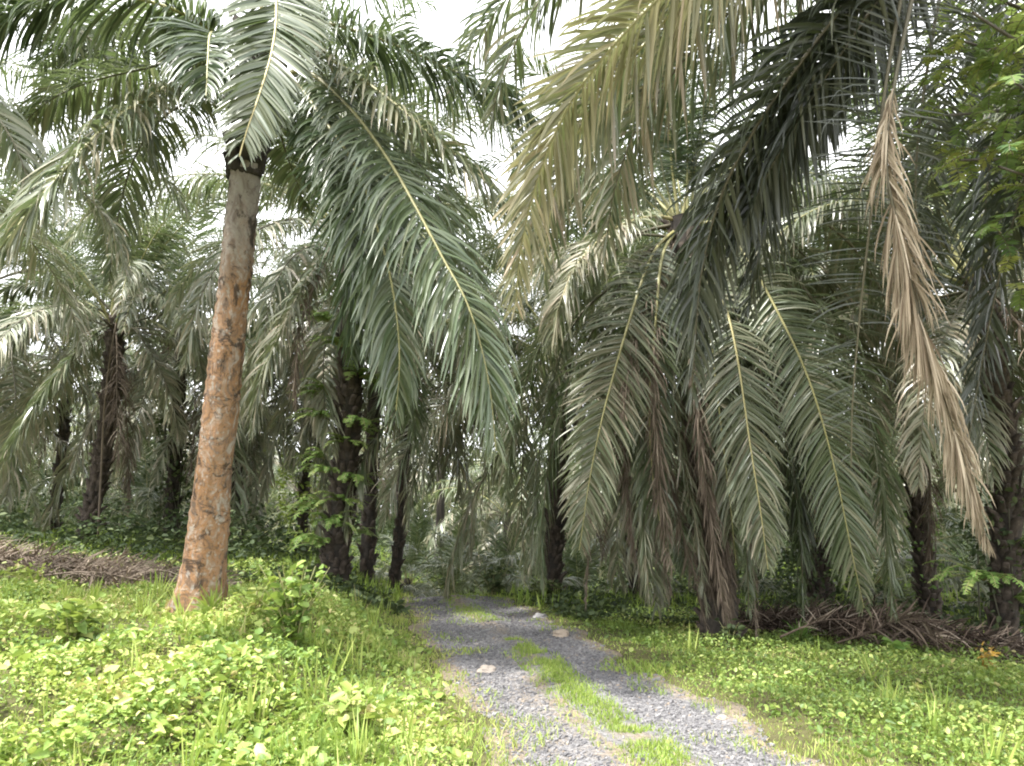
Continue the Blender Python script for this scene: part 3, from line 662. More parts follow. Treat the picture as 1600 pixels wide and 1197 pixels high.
# ------------------------------------------------------------------ oil palm with the wide skirt (right of centre)
b0 = P(1128, 1000, 10.8); cB = P(1068, 350, 11.2)
eB, bB = palm((b0[0], b0[1]), cB, 'oil palm right of the path with green fronds hanging over a brown dead skirt', n=26, r=.24, seed=3, dead=3, scale=.88, boots=160,
              skip=lambda az, k: k != 8 and k >= 3 and 3.3 < az < 6.1)
PG2 = [M_palm, M_rach]; YG = [M_pale, M_rach]
B_f = [
 (([(1060, 345, 11.2), (1020, 338, 10.9), (960, 358, 10.4), (905, 408, 10.0), (875, 475, 9.8), (862, 540, 9.8)]), [M_palm, M_rach], dict(n=100, L=.85, W=.05, droop=.75, tint=.62, segs=5, fold=.3, rt=.9)),
 (([(1060, 355, 11.2), (1022, 395, 10.6), (985, 490, 10.0), (950, 610, 9.6), (925, 730, 9.4), (905, 860, 9.4)]), [M_palm, M_rach], dict(n=125, L=.82, W=.048, droop=.42, tint=.55, S0=(1, .25, 0), segs=5, fold=.35, rach=.026, rt=.62, ang=(78, 35), up=.15)),
 (([(1075, 360, 11.2), (1105, 420, 10.5), (1135, 490, 10.0), (1160, 600, 9.6), (1180, 740, 9.4), (1200, 890, 9.4)]), [M_palm, M_rach], dict(n=120, L=.8, W=.046, droop=.5, tint=.5, S0=(1, -.1, 0), segs=5, fold=.35, rach=.024, rt=.8, up=.15)),
 (([(1080, 350, 11.2), (1130, 350, 10.8), (1170, 405, 10.3), (1215, 485, 9.9), (1262, 590, 9.6), (1300, 720, 9.5), (1330, 860, 9.5), (1350, 950, 9.6)]), [M_palm, M_rach], dict(n=130, L=.82, W=.048, droop=.45, tint=.42, S0=(1, -.25, 0), segs=5, fold=.35, rach=.025, rt=.62, up=.15)),
 (([(1080, 345, 11.2), (1160, 330, 11.4), (1240, 380, 11.6), (1310, 470, 11.7), (1350, 600, 11.8), (1380, 750, 11.8)]), CP, dict(n=110, L=.8, W=.05, droop=.6, tint=.6, tipt=.4)),
 (([(1060, 340, 11.2), (1050, 260, 11.2), (1042, 180, 11.0), (1020, 110, 10.8), (990, 70, 10.6)]), CC, dict(n=90, L=.6, W=.045, droop=.25, tint=.15, rt=.62, bare=.22)),
 (([(1066, 340, 11.2), (1085, 240, 11.3), (1110, 150, 11.3), (1150, 80, 11.3)]), CC, dict(n=90, L=.6, W=.045, droop=.25, tint=.18, rt=.62, bare=.22)),
 (([(1058, 345, 11.2), (1010, 300, 11.6), (950, 280, 12), (880, 310, 12.3), (830, 380, 12.5)]), CC, dict(n=90, L=.75, W=.045, droop=.6, tint=.25)),
 (([(1060, 360, 11.2), (1030, 420, 11.6), (1000, 520, 11.8), (970, 660, 11.9), (960, 800, 12)]), CP, dict(n=90, L=.85, W=.05, droop=.5, tint=.3)),
 (([(1055, 350, 11.2), (990, 370, 11.2), (900, 450, 11.2), (835, 560, 11.2), (800, 690, 11.2), (790, 800, 11.2)]), CP, dict(n=110, L=.8, W=.05, droop=.7, tint=.45)),
 (([(1055, 360, 11.2), (980, 430, 10.8), (905, 560, 10.6), (862, 700, 10.5), (845, 850, 10.5), (850, 920, 10.6)]), CP, dict(n=110, L=.8, W=.048, droop=.8, tint=.35)),
 (([(1072, 365, 11.2), (1085, 440, 10.7), (1095, 560, 10.5), (1100, 700, 10.5)]), CP, dict(n=100, L=.75, W=.05, droop=.8, tint=.25)),
 (([(1078, 365, 11.2), (1120, 430, 11.0), (1180, 560, 10.9), (1235, 720, 10.9), (1260, 880, 10.9)]), [M_dark, M_rachd], dict(n=110, L=.85, W=.05, droop=.6, tint=.5)),
 (([(1065, 350, 11.2), (1040, 400, 11.5), (1030, 520, 11.5), (1040, 660, 11.4), (1060, 800, 11.4), (1070, 900, 11.4)]), CP, dict(n=100, L=.8, W=.05, droop=.7, tint=.35)),
 (([(1075, 350, 11.2), (1140, 380, 11.5), (1200, 480, 11.6), (1250, 620, 11.7), (1290, 780, 11.7)]), CP, dict(n=110, L=.8, W=.05, droop=.65, tint=.5)),
 (([(1080, 345, 11.2), (1190, 310, 10.8), (1290, 350, 10.6), (1370, 440, 10.5), (1420, 570, 10.5), (1440, 700, 10.5)]), CP, dict(n=120, L=.82, W=.05, droop=.7, tint=.55)),
 (([(1060, 355, 11.2), (1035, 400, 10.5), (1025, 500, 10.1), (1015, 620, 10.0), (1020, 750, 10.0), (1040, 860, 10.1)]), [M_palm, M_rach], dict(n=110, L=.7, W=.045, droop=.75, tint=.35, S0=(1, 0, 0))),
 (([(1075, 360, 11.2), (1100, 420, 10.9), (1110, 520, 10.3), (1125, 650, 10.1), (1140, 780, 10.1), (1150, 880, 10.2)]), [M_palm, M_rach], dict(n=110, L=.75, W=.045, droop=.75, tint=.5, S0=(1, 0, 0))),
 (([(1055, 350, 11.2), (960, 380, 11.8), (880, 480, 12), (830, 620, 12.1), (815, 780, 12.2), (820, 900, 12.3)]), CP, dict(n=110, L=.85, W=.05, droop=.75, tint=.55)),
 (([(1080, 355, 11.2), (1180, 380, 10.6), (1270, 470, 10.2), (1340, 600, 10), (1375, 740, 9.9), (1390, 880, 9.9), (1395, 960, 9.9)]), CP, dict(n=120, L=.85, W=.05, droop=.7, tint=.4)),
 # dead ones hanging against the trunk
 (([(1060, 400, 11.0), (1025, 520, 10.1), (1022, 650, 9.9), (1035, 780, 9.9), (1050, 900, 10.0)]), [M_dead, M_rachd], dict(n=120, L=.5, W=.03, droop=.85, tint=.5, ang=(40, 12), loose=2, up=.35)),
 (([(1075, 400, 11.0), (1085, 560, 10.1), (1095, 700, 9.9), (1115, 850, 9.9), (1140, 990, 10.0)]), [M_dead, M_rachd], dict(n=120, L=.5, W=.03, droop=.85, tint=.4, ang=(40, 12), loose=2, up=.35)),
 (([(1065, 380, 11.2), (1020, 500, 10.4), (1000, 660, 10.3), (1005, 820, 10.2), (1015, 940, 10.2)]), CP, dict(n=100, L=0.60, W=.03, droop=.85, tint=0.50, ang=(45, 14), loose=1.8, up=.35)),
 (([(1070, 380, 11.2), (1085, 500, 10.3), (1110, 660, 10.2), (1130, 820, 10.2), (1145, 985, 10.1)]), [M_dead, M_dead], dict(n=100, L=0.50, W=.03, droop=.85, tint=0.35, ang=(45, 14), loose=1.8, up=.35)),
 (([(1060, 380, 11.2), (1000, 500, 10.9), (975, 660, 10.8), (985, 820, 10.8), (1000, 900, 10.7)]), [M_dead, M_dead], dict(n=80, L=0.45, W=.03, droop=.85, tint=0.40, ang=(45, 14), loose=1.8, up=.35)),
 (([(1075, 380, 11.2), (1120, 500, 10.3), (1150, 660, 10.2), (1165, 820, 10.2), (1170, 960, 10.2)]), CP, dict(n=100, L=0.60, W=.03, droop=.85, tint=0.40, ang=(45, 14), loose=1.8, up=.35)),
 (([(1062, 380, 11.2), (1050, 500, 10.3), (1060, 660, 10.2), (1085, 820, 10.2), (1105, 960, 10.1)]), CP, dict(n=90, L=0.50, W=.03, droop=.85, tint=0.60, ang=(45, 14), loose=1.8, up=.35)),
 (([(1080, 380, 11.2), (1180, 500, 11.0), (1230, 660, 10.9), (1250, 820, 10.8), (1255, 960, 10.8)]), CP, dict(n=100, L=0.70, W=.03, droop=.85, tint=0.30, ang=(45, 14), loose=1.8, up=.35)),
 (([(1055, 380, 11.2), (900, 500, 11.6), (850, 660, 11.5), (835, 820, 11.4), (830, 900, 11.4)]), CP, dict(n=100, L=0.70, W=.03, droop=.85, tint=0.50, ang=(45, 14), loose=1.8, up=.35)),
 (([(1065, 385, 11.2), (1060, 520, 10.6), (1070, 680, 10.5), (1095, 840, 10.4), (1120, 960, 10.4)]), [M_dead, M_dead], dict(n=90, L=.5, W=.024, droop=.85, tint=0.20, ang=(36, 12), loose=2.2, up=.35)),
 (([(1070, 385, 11.2), (1075, 520, 10.7), (1100, 680, 10.6), (1120, 840, 10.5), (1150, 995, 10.5)]), [M_dead, M_dead], dict(n=90, L=.5, W=.024, droop=.85, tint=0.30, ang=(36, 12), loose=2.2, up=.35)),
 (([(1060, 385, 11.2), (1020, 520, 10.8), (1015, 680, 10.7), (1030, 840, 10.7), (1050, 930, 10.6)]), [M_dead, M_dead], dict(n=90, L=.5, W=.024, droop=.85, tint=0.35, ang=(36, 12), loose=2.2, up=.35)),
 (([(1075, 385, 11.2), (1110, 520, 10.9), (1130, 680, 10.8), (1140, 840, 10.8), (1150, 970, 10.7)]), [M_dead, M_dead], dict(n=90, L=.5, W=.024, droop=.85, tint=0.15, ang=(36, 12), loose=2.2, up=.35)),
 (([(1060, 380, 11.2), (1040, 470, 10.7), (1030, 600, 10.5), (1045, 740, 10.5), (1085, 900, 10.5), (1105, 985, 10.5)]), [M_dead, M_dead], dict(n=110, L=.5, W=.026, droop=.85, tint=.35, ang=(38, 12), loose=2, up=.3)),
 (([(1075, 380, 11.2), (1090, 500, 10.8), (1085, 640, 10.6), (1100, 800, 10.5), (1135, 985, 10.4)]), [M_dead, M_dead], dict(n=110, L=.55, W=.026, droop=.85, tint=.25, ang=(38, 12), loose=2, up=.3)),
 (([(1080, 390, 11.2), (1130, 560, 10.8), (1160, 720, 10.6), (1175, 880, 10.4), (1182, 1010, 10.2)]), [M_dead, M_dead], dict(n=80, L=.4, W=.024, droop=.85, tint=.5, ang=(35, 10), loose=2, up=.3)),
 (([(1055, 380, 11.2), (1000, 500, 10.9), (950, 660, 10.8), (925, 800, 10.8), (915, 950, 10.8)]), [M_dead, M_dead], dict(n=70, L=.35, W=.022, droop=.85, tint=.6, ang=(30, 10), loose=2, up=.3)),
]
for i, (p_, m_, kw) in enumerate(B_f): hero(eB, bB, p_, m_, seed=80 + i, **kw)

# ------------------------------------------------------------------ near palm standing just outside the right edge
cR = P(1560, -420, 7.0); bR0 = (6.9, 5.2)
eR, bR = palm(bR0, cR, 'near oil palm at the right with overhanging fronds and one straw coloured dead frond', n=9, r=.28, seed=9, dead=0, scale=.85, boots=80, kmin=1,
              skip=lambda az, k: 1.3 < az < 4.2)
R_f = [
 # big dark frond
 (([(1560, -420, 7.0), (1470, -250, 6.5), (1370, -70, 6.4), (1275, 60, 6.5), (1185, 190, 6.7), (1125, 310, 6.9), (1095, 430, 7.1), (1085, 540, 7.2), (1080, 620, 7.3)]), [M_dark, M_rachd], dict(n=130, L=1.0, W=.058, droop=.68, tint=.5, segs=5, fold=.35, rach=.035, S0=(.75, .65, 0), mid=.35, gap=.1)),
 (([(1560, -420, 7.0), (1490, -270, 6.9), (1400, -90, 6.9), (1310, 40, 7.0), (1215, 170, 7.1), (1150, 290, 7.3), (1110, 420, 7.5), (1100, 560, 7.6)]), [M_dark, M_rachd], dict(n=130, L=1.1, W=.07, droop=.6, tint=.35, segs=5, fold=.35, S0=(.75, .65, 0), mid=.35)),
 (([(1560, -420, 7.0), (1500, -250, 6.6), (1410, -60, 6.6), (1330, 60, 6.7), (1250, 180, 6.9), (1190, 290, 7.1), (1150, 380, 7.2)]), [M_dark, M_rachd], dict(n=120, L=1.0, W=.075, droop=.75, tint=.3, segs=5, fold=.35, S0=(.75, .65, 0))),
 # olive and beige frond over the path
 (([(1560, -420, 7.0), (1400, -330, 6.2), (1230, -190, 5.7), (1080, -50, 5.5), (960, 70, 5.5), (885, 170, 5.6), (838, 280, 5.7), (812, 390, 5.8), (806, 480, 5.9)]), [M_pale, M_rach], dict(n=140, L=.85, W=.052, droop=.42, tint=.38, tv=.22, segs=5, fold=.35, rach=.032, S0=(.8, .55, .1), up=.2, ang=(70, 28), tipt=.3)),
 (([(1560, -420, 7.0), (1420, -350, 6.5), (1260, -210, 6.1), (1120, -60, 6.0), (1010, 60, 6.0), (935, 150, 6.0), (880, 250, 6.1), (855, 360, 6.2), (850, 440, 6.3)]), [M_palm, M_rach], dict(n=130, L=.95, W=.055, droop=.5, tint=.62, tv=.2, segs=5, fold=.35, S0=(.8, .55, .1), tipt=.3)),
 (([(1560, -420, 7.0), (1480, -300, 7.0), (1400, -120, 7.1), (1330, 20, 7.2), (1270, 140, 7.4), (1220, 260, 7.6), (1190, 380, 7.8), (1170, 480, 7.9)]), [M_dark, M_rachd], dict(n=120, L=1.0, W=.055, droop=.7, tint=.4, segs=5, fold=.3, gap=.1)),
 (([(1540, -420, 7.0), (1300, -380, 7.6), (1080, -250, 8.2), (900, -100, 8.6), (790, 0, 8.8), (730, 90, 9), (700, 160, 9)]), [M_palm, M_rachd], dict(n=120, L=1.0, W=.055, droop=.75, tint=.4, tv=.2, segs=4)),
 (([(1580, -420, 7.0), (1600, -200, 8.0), (1590, 0, 8.8), (1560, 180, 9.2), (1540, 340, 9.4), (1530, 520, 9.5)]), [M_dark, M_rachd], dict(n=120, L=1.0, W=.06, droop=.6, tint=.3, segs=4, S0=(1, .3, 0))),
 (([(1580, -420, 7.0), (1560, -200, 8.4), (1520, 0, 9.4), (1480, 160, 10), (1450, 320, 10.4), (1440, 480, 10.6)]), [M_dark, M_rachd], dict(n=120, L=1.0, W=.06, droop=.6, tint=.5, segs=4, S0=(1, .3, 0))),
 (([(1560, -420, 7.0), (1440, -330, 6.8), (1300, -180, 6.8), (1170, -20, 6.9), (1070, 90, 7.0), (1000, 190, 7.1), (960, 300, 7.2), (945, 400, 7.3)]), [M_palm, M_rachd], dict(n=130, L=1.0, W=.055, droop=.55, tint=.55, tv=.2, segs=5, fold=.3, S0=(.8, .55, .1), tipt=.3)),
 (([(1560, -420, 7.0), (1420, -360, 7.6), (1240, -230, 8.0), (1110, -80, 8.3), (1030, 60, 8.5), (985, 190, 8.6)]), [M_dark, M_rachd], dict(n=120, L=1.0, W=.055, droop=.6, tint=.6, tv=.2, segs=4, S0=(.8, .55, .1))),
 (([(1540, -420, 7.0), (1330, -400, 6.6), (1130, -270, 6.6), (960, -120, 6.8), (850, -10, 7), (790, 100, 7.2), (765, 200, 7.3)]), [M_palm, M_rachd], dict(n=120, L=.9, W=.055, droop=.6, tint=.45, tv=.2, segs=5, fold=.3)),
 (([(1540, -420, 7.0), (1380, -370, 7.4), (1200, -220, 7.6), (1060, -60, 7.8), (970, 80, 8), (930, 200, 8.1), (905, 330, 8.2)]), [M_palm, M_rachd], dict(n=120, L=.9, W=.055, droop=.7, tint=.6, tv=.2, segs=5, fold=.3, tipt=.3)),
 # dark feathery hanging frond
 (([(1560, -420, 7.0), (1500, -260, 6.7), (1430, -90, 6.6), (1398, 60, 6.6), (1378, 190, 6.6), (1362, 330, 6.7), (1345, 470, 6.8), (1332, 620, 6.9), (1330, 730, 7)]), [M_dark, M_rachd], dict(n=95, L=.75, W=.026, droop=.28, tint=.4, segs=4, rach=.03, S0=(1, .1, 0), ang=(118, 70), gap=.12, up=.15)),
 (([(1570, -420, 7.0), (1540, -250, 7.2), (1490, -90, 7.4), (1450, 80, 7.5), (1430, 250, 7.6), (1440, 420, 7.7), (1470, 560, 7.8)]), [M_dark, M_rachd], dict(n=95, L=.75, W=.03, droop=.5, tint=.5, segs=4, rach=.03, S0=(1, -.1, 0), ang=(100, 60), gap=.12)),
 # straw coloured dead frond
 (([(1560, -420, 7.0), (1480, -200, 6.7), (1420, 20, 6.5), (1385, 235, 6.4), (1410, 380, 6.4), (1445, 540, 6.4), (1492, 680, 6.4), (1525, 790, 6.4), (1545, 850, 6.4)]), [M_straw, M_rachd], dict(n=230, L=.66, W=.03, droop=.8, tint=.45, tv=.22, segs=4, ang=(26, 5), loose=1.5, up=.35, bare=.48, S0=(1, .1, 0), mid=.3, rach=.03)),
 (([(1580, -420, 7.0), (1640, -200, 7.4), (1650, 50, 7.8), (1600, 280, 8), (1560, 440, 8.1), (1530, 590, 8.2), (1515, 680, 8.2)]), [M_dark, M_rachd], dict(n=110, L=.85, W=.055, droop=.6, tint=.35, segs=4, S0=(1, .3, 0))),
]
for i, (p_, m_, kw) in enumerate(R_f): hero(eR, bR, p_, m_, seed=120 + i, **kw)

eL, bL = palm((-8.3, 8.2), (-8.0, 8.4, 6.6), 'oil palm beyond the left edge whose fronds hang in over the bank', n=16, r=.26, seed=12, dead=0, scale=.9, boots=80, kmin=1, az0=.2)
for i, (p_, kw) in enumerate([
 ([(-260, 60, 9.4), (-140, -40, 9.2), (0, -30, 9), (120, 40, 8.9), (200, 140, 8.9), (240, 250, 9)], dict(n=110, L=1.0, W=.055, droop=.8, tint=.45)),
 ([(-260, 60, 9.4), (-160, 60, 8.2), (-60, 120, 7.5), (20, 220, 7.2), (60, 340, 7.1)], dict(n=110, L=.9, W=.055, droop=.8, tint=.5)),
]): hero(eL, bL, p_, CP, seed=160 + i, segs=4, **kw)

# ------------------------------------------------------------------ palm with ferns (centre left)
def by_px(pxb, pyb, d, pxc, pyc, dc=None):
    b = P(pxb, pyb, d); return (b[0], b[1]), P(pxc, pyc, dc or d)
bb, cc_ = by_px(521, 905, 13.9, 548, 350)
eF, bF = palm(bb, cc_, 'dark rough oil palm trunk overgrown with bright green ferns left of the path', n=30, r=.20, seed=5, dead=3, boots=330, lod='near', scale=.9)
hero(eF, bF, [(548, 360, 13.9), (520, 385, 13.4), (470, 455, 12.8), (430, 535, 12.5), (405, 600, 12.4), (395, 680, 12.4)], [M_palm, M_rachd], n=110, L=.9, W=.055, droop=.6, tint=.55, seed=7)
hero(eF, bF, [(552, 360, 13.9), (585, 400, 13), (620, 500, 12.5), (640, 600, 12.4), (650, 700, 12.4)], [M_palm, M_rachd], n=110, L=.9, W=.055, droop=.6, tint=.3, seed=8)

FERN = {}
def fern_mesh(v, big):
    k = np.random.default_rng(900 + v); g = Geo()
    for i in range(11 if big else 5):
        a = k.uniform(-1.5, 1.5); L = k.uniform(.45, .85) if big else k.uniform(.3, .55)
        c = arc(k.uniform(20, 55), k.uniform(-70, -20), L, 6); ca, sa = math.cos(a), math.sin(a)
        c = np.stack([c[:, 0] * ca, c[:, 0] * sa, c[:, 2]], 1)
        frond(g, c, n=26, L=.10, W=.024, rach=.005, bare=.15, droop=.25, tint=k.uniform(.3, .7), segs=2, up=.0, rng=k, ang=(85, 55), gap=0)
    return g.mesh('fern', [M_fern, M_rach])
for v in range(4): FERN[v] = fern_mesh(v, True)
k = np.random.default_rng(31)
def ferns(trunk_b, trunk_c, spots, group, text, rr=.27):
    for i, (u, a) in enumerate(spots):
        p = np.array([*trunk_b[:2], float(h(*trunk_b[:2]))]); q = np.asarray(trunk_c); c = p + (q - p) * u
        c = c + np.array([math.cos(a), math.sin(a), 0]) * rr
        o = link('fern', FERN[i % 4], None, c); o.rotation_euler = (0, 0, a); s_ = k.uniform(.85, 1.3); o.scale = (s_,) * 3
        tag(o, text[i] if isinstance(text, (list, tuple)) else text, 'fern', group)
fs = [(.10, -2.6), (.13, -.5), (.2, -3.0), (.22, -1.0), (.27, -.2), (.30, -2.3), (.34, -3.1), (.38, -.9), (.42, -.1), (.45, -2.7), (.52, -3.3), (.56, -.4), (.64, -1.3), (.72, -2.9), (.16, -1.7), (.62, -.1)]
ordn = ['lowest fern on the left side', 'lowest fern on the right side', 'low fern reaching left', 'low fern facing the path', 'fern reaching right just above the bare foot', 'fern on the left front', 'fern reaching far left at mid height', 'fern on the right front at mid height', 'fern reaching far right at mid height', 'upper left front fern', 'high fern reaching left', 'high fern reaching right', 'small front fern near the top', 'topmost fern on the left', 'low front fern in the middle', 'topmost fern on the right']
ferns(bb, cc_, fs, 'ferns growing on the palm trunk left of the path', [o_ + ' of the fern-covered palm trunk' for o_ in ordn])

# ------------------------------------------------------------------ named middle-distance palms
mids = [
 ((128, 862, 16.5), (182, 500), 'slanting dark-trunked oil palm with an arching crown above the left brown frond heap', 14, 'near', .21, 4),
 ((365, 888, 22), (385, 640), 'thin dark oil palm just right of the orange-barked trunk', 24, 'mid', .2, 5),
 ((265, 872, 20), (285, 520), 'dark oil palm just left of the orange-barked trunk', 26, 'mid', .24, 3),
 ((80, 838, 24), (105, 560), 'slim dark oil palm behind the slanting palm at the left edge', 24, 'mid', .22, 1),
 ((-40, 850, 19), (-20, 430), 'oil palm cut off by the left edge with fronds reaching in', 26, 'mid', .25, 2),
 ((572, 892, 18.5), (590, 430), 'dark oil palm trunk directly right of the fern-covered trunk', 26, 'mid', .24, 8),
 ((612, 897, 20.5), (628, 520), 'narrow oil palm second to the right of the fern-covered trunk', 24, 'mid', .2, 9),
 ((858, 925, 16), (880, 560), 'oil palm with drooping grey-green fronds right of the path crest', 30, 'near', .25, 10),
 ((1000, 930, 18), (985, 470), 'oil palm behind the left half of the wide-skirted palm', 26, 'mid', .25, 11),
 ((1278, 925, 15), (1262, 560), 'vine-covered oil palm behind the right frond heap', 26, 'near', .26, 12),
 ((1456, 968, 14.2), (1418, 560), 'dark leaning oil palm behind the right frond heap', 30, 'near', .19, 13),
 ((1565, 1035, 11.2), (1525, 430), 'dark stout oil palm trunk nearest the right edge', 26, 'near', .22, 14),
 ((1700, 960, 15), (1680, 420), 'oil palm cut off by the right edge behind the stout trunk', 26, 'mid', .25, 15),
 ((470, 875, 25), (478, 560), 'oil palm seen far back between the orange-barked trunk and the fern-covered trunk', 24, 'mid', .22, 16),
 ((1180, 900, 22), (1170, 430), 'oil palm far behind the wide-skirted palm', 24, 'mid', .22, 17),
]
for (pb, pcn, lab, n, lod, rr, sdn) in mids:
    bb, cc_ = by_px(*pb, *pcn); palm(bb, cc_, lab, None, n=n + 8, lod=lod, r=rr * .72, seed=20 + sdn, boots=240 if lod == 'near' else 90, dead=2, scale=.98)
k = np.random.default_rng(88)
for o_ in [o for o in C.objects if o.name.startswith('oil_palm') and 13 < o.location.y < 26 and 'slanting' not in o['label'] and 'ferns' not in o['label'] and 'thin dark' not in o['label'] and not (o.location.x > 5.5 and o.location.y < 16)]:
    cz = max(c.location.z for c in o_.children if c.name.startswith('frond')) - .3; cxy = [c.location for c in o_.children if c.name.startswith('frond')][0]
    for i in range(5):
        kk = [6, 7, 5][i % 3]; f_ = link('frond', LIB[('mid', kk, i % 3)], o_, (cxy[0], cxy[1], cz - .2)); f_.rotation_euler = (k.normal(0, .15), k.uniform(.0, .3), k.uniform(2.6, 6.8)); s_ = k.uniform(1.0, 1.2) * min(1.15, cz / 4.6); f_.scale = (s_,) * 3
eE = [o for o in C.objects if 'slanting dark-trunked' in o.get('label', '')][0]; bE = np.array(eE.location)
for i, q_ in enumerate([[(182, 500, 16.5), (150, 482, 16.2), (90, 478, 15.8), (20, 490, 15.4), (-60, 530, 15.2)], [(182, 495, 16.5), (140, 455, 16.4), (80, 440, 16.2), (0, 455, 16), (-60, 490, 16)],
        [(182, 505, 16.5), (150, 520, 15.8), (100, 570, 15.3), (50, 640, 15), (5, 715, 14.9)], [(182, 500, 16.5), (215, 470, 16.2), (260, 470, 16), (300, 520, 15.8), (320, 600, 15.8)],
        [(182, 500, 16.5), (190, 430, 16.5), (215, 380, 16.5), (260, 350, 16.5)], [(182, 500, 16.5), (215, 520, 16), (255, 590, 15.8), (285, 690, 15.7)]]):
    hero(eE, bE, q_, CP, seed=200 + i, n=90, L=.75, W=.06, droop=.7, tint=.35 + .06 * i, rt=.4)
# low young palms whose fronds arch up from the ground beyond the crest
for (px, d, lab, sdn, sc_) in [(700, 23, 'young low oil palm beyond the path crest with fronds arching from the ground', 1, .72), (775, 21, 'young low oil palm right behind the point where the path disappears', 2, .66),
                          (640, 27, 'young low oil palm left of the path beyond the crest', 3, .7), (905, 20, 'young low oil palm behind the drooping fronds right of the path crest', 7, .7), (1110, 19, 'young low oil palm deep behind the wide-skirted palm', 8, .75), (1350, 18, 'young low oil palm behind the right frond heap', 9, .8), (230, 24, 'young low oil palm behind the left frond heap', 10, .8), (1590, 16, 'young low oil palm at the right edge behind the stout trunk', 4, .66), (20, 27, 'young low oil palm far back at the left edge', 5, .7), (395, 30, 'young low oil palm seen behind the thin dark palm', 6, .75)]:
    q = P(px, 850, d); z = float(h(q[0], q[1])); palm((q[0], q[1]), (q[0], q[1], z + .5), lab, None, n=20, lod='mid', r=.16, seed=60 + sdn, boots=0, dead=0, scale=sc_, name='young_oil_palm')

# ------------------------------------------------------------------ rows of palms behind
k = np.random.default_rng(77); c_ = 0
taken = [(b.location.x, b.location.y) for b in C.objects if b.name.startswith(('oil_palm', 'young_oil_palm', 'tall_palm'))]
for row in range(8):
    yy_ = 20.5 + row * 6.6
    for col in range(-7, 8):
        xx_ = (col + .5 * (row % 2)) * 8.3 + k.normal(0, .7); y2 = yy_ + k.normal(0, .7)
        if abs(xx_) > .78 * y2 + 2.5 or any((xx_ - a) ** 2 + (y2 - b) ** 2 < 9 for a, b in taken): continue
        if row < 3 and abs(xx_ - float(pc(y2))) < 2.2: continue
        z = float(h(xx_, y2)); H = k.uniform(3.0, 6.6) if row else k.uniform(3.6, 5.6)
        palm((xx_, y2), (xx_ + k.normal(0, .3), y2, z + H), 'distant oil palm in the rows of palms behind the clearing', 'oil palms in the rows behind the clearing', n=24, lod='mid' if y2 < 26 else 'far', r=.24, seed=200 + c_, dead=1 if c_ % 3 else 0, boots=14, scale=1.02); c_ += 1

# ------------------------------------------------------------------ vines on the trunks at the right
def vine(bpx, cpx, label, seed, n=500, rad=.4, top=.75, ls=.11, mat=None):
    b, c = by_px(*bpx, *cpx); k = np.random.default_rng(seed); b3 = np.array([b[0], b[1], float(h(*b))]); g = Geo(); c = np.asarray(c)
    for i in range(5):
        a0 = k.uniform(0, 6.28); w_ = np.linspace(0, top, 26)[:, None]; aa = a0 + w_[:, 0] * k.uniform(-5, 5)
        tube(g, (b3 + (c - b3) * w_) + np.stack([np.cos(aa), np.sin(aa), 0 * aa], 1) * (rad * .62), .012, 4, 1, .3)
    u = k.random(n) ** .9 * top; a = k.uniform(0, 6.28, n); rr = rad * (.6 + .5 * k.random(n) + .7 * (fbm2(u * 9, a, 1.0, seed) > .62) * k.random(n))
    p = b3 + (c - b3) * u[:, None] + np.stack([np.cos(a), np.sin(a), 0 * a], 1) * rr[:, None]
    leaves(g, p[:, 0], p[:, 1], p[:, 2], k.uniform(.6, 1.3, n) * ls, k, k.normal(.5, .2, n), .9, .65)
    tag(link('climbing_vine', g.mesh('climbing_vine', [mat or M_under, M_rachd], origin=b3), None, b3), label, 'climbing vine')
vine((1278, 925, 15), (1262, 560), 'dense green vine climbing the trunk behind the right frond heap', 1, 1500, .62, .62, .12)
vine((1456, 968, 14.2), (1418, 560), 'thin vine with yellowish leaves on the dark leaning trunk at the right', 2, 260, .3, .6, .09, M_fern)
vine((1565, 1035, 11.2), (1525, 430), 'leafy climber around the stout trunk nearest the right edge', 3, 420, .38, .45, .10)
vine((265, 872, 20), (285, 520), 'dark ivy-like vine on the trunk left of the orange-barked palm', 4, 700, .5, .6, .14)
vine((470, 875, 25), (478, 560), 'light green vine on the far trunk between the two big left trunks', 5, 900, .7, .55, .17, M_creep)

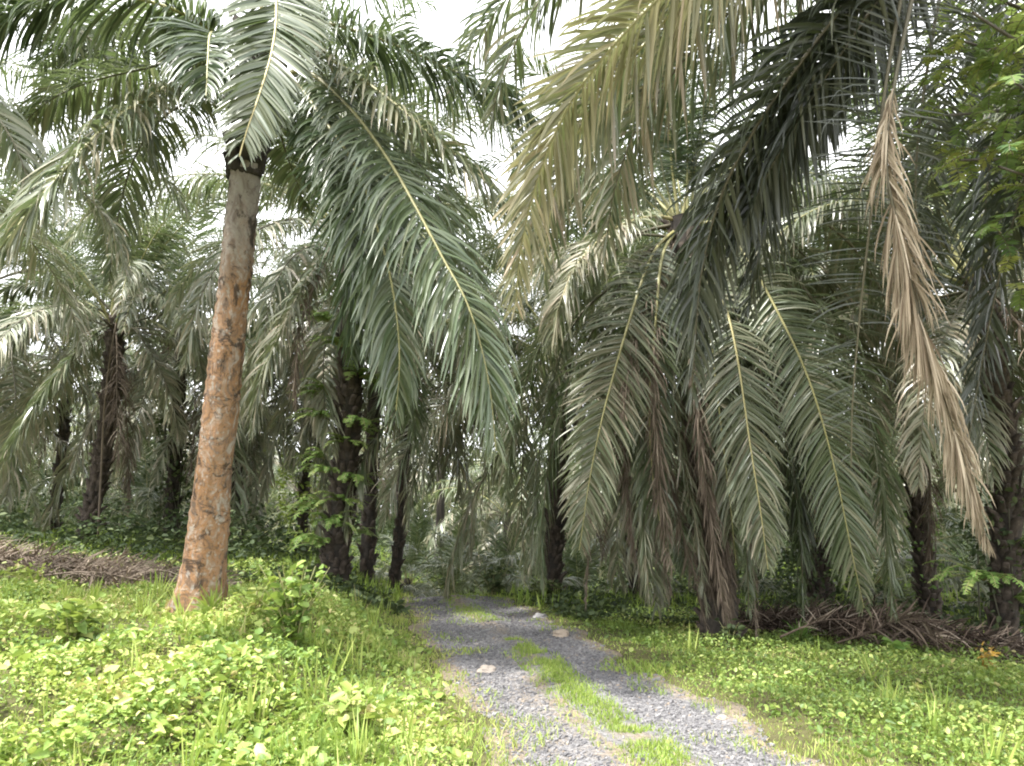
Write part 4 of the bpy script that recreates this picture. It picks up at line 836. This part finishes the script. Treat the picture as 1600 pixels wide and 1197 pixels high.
# ------------------------------------------------------------------ feathery-leaved tree at the top right
bT = np.array([8.2, 7.6, 0.]); bT[2] = float(h(8.2, 7.6)) - .05
eT = empty('feathery_tree', bT, 'tree with fine feathery green and yellowish leaves filling the top right corner', 'tree')
tp = np.array([8.0, 7.8, 7.5]); g = trunk_geo([bT - [0, 0, .1], bT + [.2, 0, 3], tp], .17, .08, flare=.06, rng=np.random.default_rng(2), sides=16)
link('trunk', g.mesh('tree_trunk', [M_bark2], origin=bT), eT)
k = np.random.default_rng(15); limbs = []; g = Geo()
ends = [P(1490, 60, 7.2), P(1480, 180, 7.2), P(1520, 20, 6.5), P(1575, 120, 6.4), P(1500, 250, 7), P(1560, 260, 6.6), P(1610, 60, 6.2), P(1600, 300, 6.6), P(1550, -60, 7), P(1620, 180, 7.6), P(1450, -40, 7.6), P(1590, 350, 7.2), P(1680, 120, 7), P(1700, 300, 7), P(1650, -100, 7.4)]
for e_ in ends:
    s0 = bT + [.2, 0, k.uniform(3.2, 6.2)]; mid = (s0 + e_) / 2 + [0, 0, .5]; q, _ = catmull([s0, mid, e_], 20); tube(g, q, np.linspace(.05, .012, 20), 6, 0, .4); limbs.append(q)
link('limbs', g.mesh('tree_limbs', [M_bark2], origin=bT), eT)
g = Geo()
for q in limbs:
    for i in range(64):
        u = int(k.uniform(4, 19.9)); b = q[u] + k.normal(0, .22, 3); a = k.uniform(0, 6.28); L = k.uniform(.28, .5)
        c = arc(k.uniform(-10, 45), k.uniform(-80, -35), L, 5); c = np.stack([c[:, 0] * math.cos(a), c[:, 0] * math.sin(a), c[:, 2]], 1) + b
        frond(g, c, n=15, L=.12, W=.026, rach=.004, bare=.12, droop=.2, tint=float(np.clip(k.normal(.5, .25), 0, 1)), tv=.08, segs=2, up=0, rng=k, ang=(80, 55), gap=0)
link('crown', g.mesh('tree_crown', [M_feath, M_rachd], origin=bT), eT)


tq = [P(182, 505, 16.2), P(172, 560, 16.1), P(163, 640, 16.0), P(158, 740, 16.0), P(153, 835, 16.0)]
q_, _ = catmull(tq, 30); tag(link('hanging_vine', tube(Geo(), q_ - tq[0], .022, 5, 0, .6).mesh('hanging_vine', [M_dead]), None, tq[0]), 'thin pale vine hanging from the crown of the slanting palm at the left', 'vine')
bb, cc_ = by_px(1565, 1035, 11.2, 1525, 430)
ferns(bb, cc_, [(.14, -.3), (.2, -2.9), (.28, -.6)], 'ferns on the stout trunk at the right', ['lower right fern on the stout trunk nearest the right edge', 'left fern on the stout trunk nearest the right edge', 'upper fern on the stout trunk nearest the right edge'], .22)
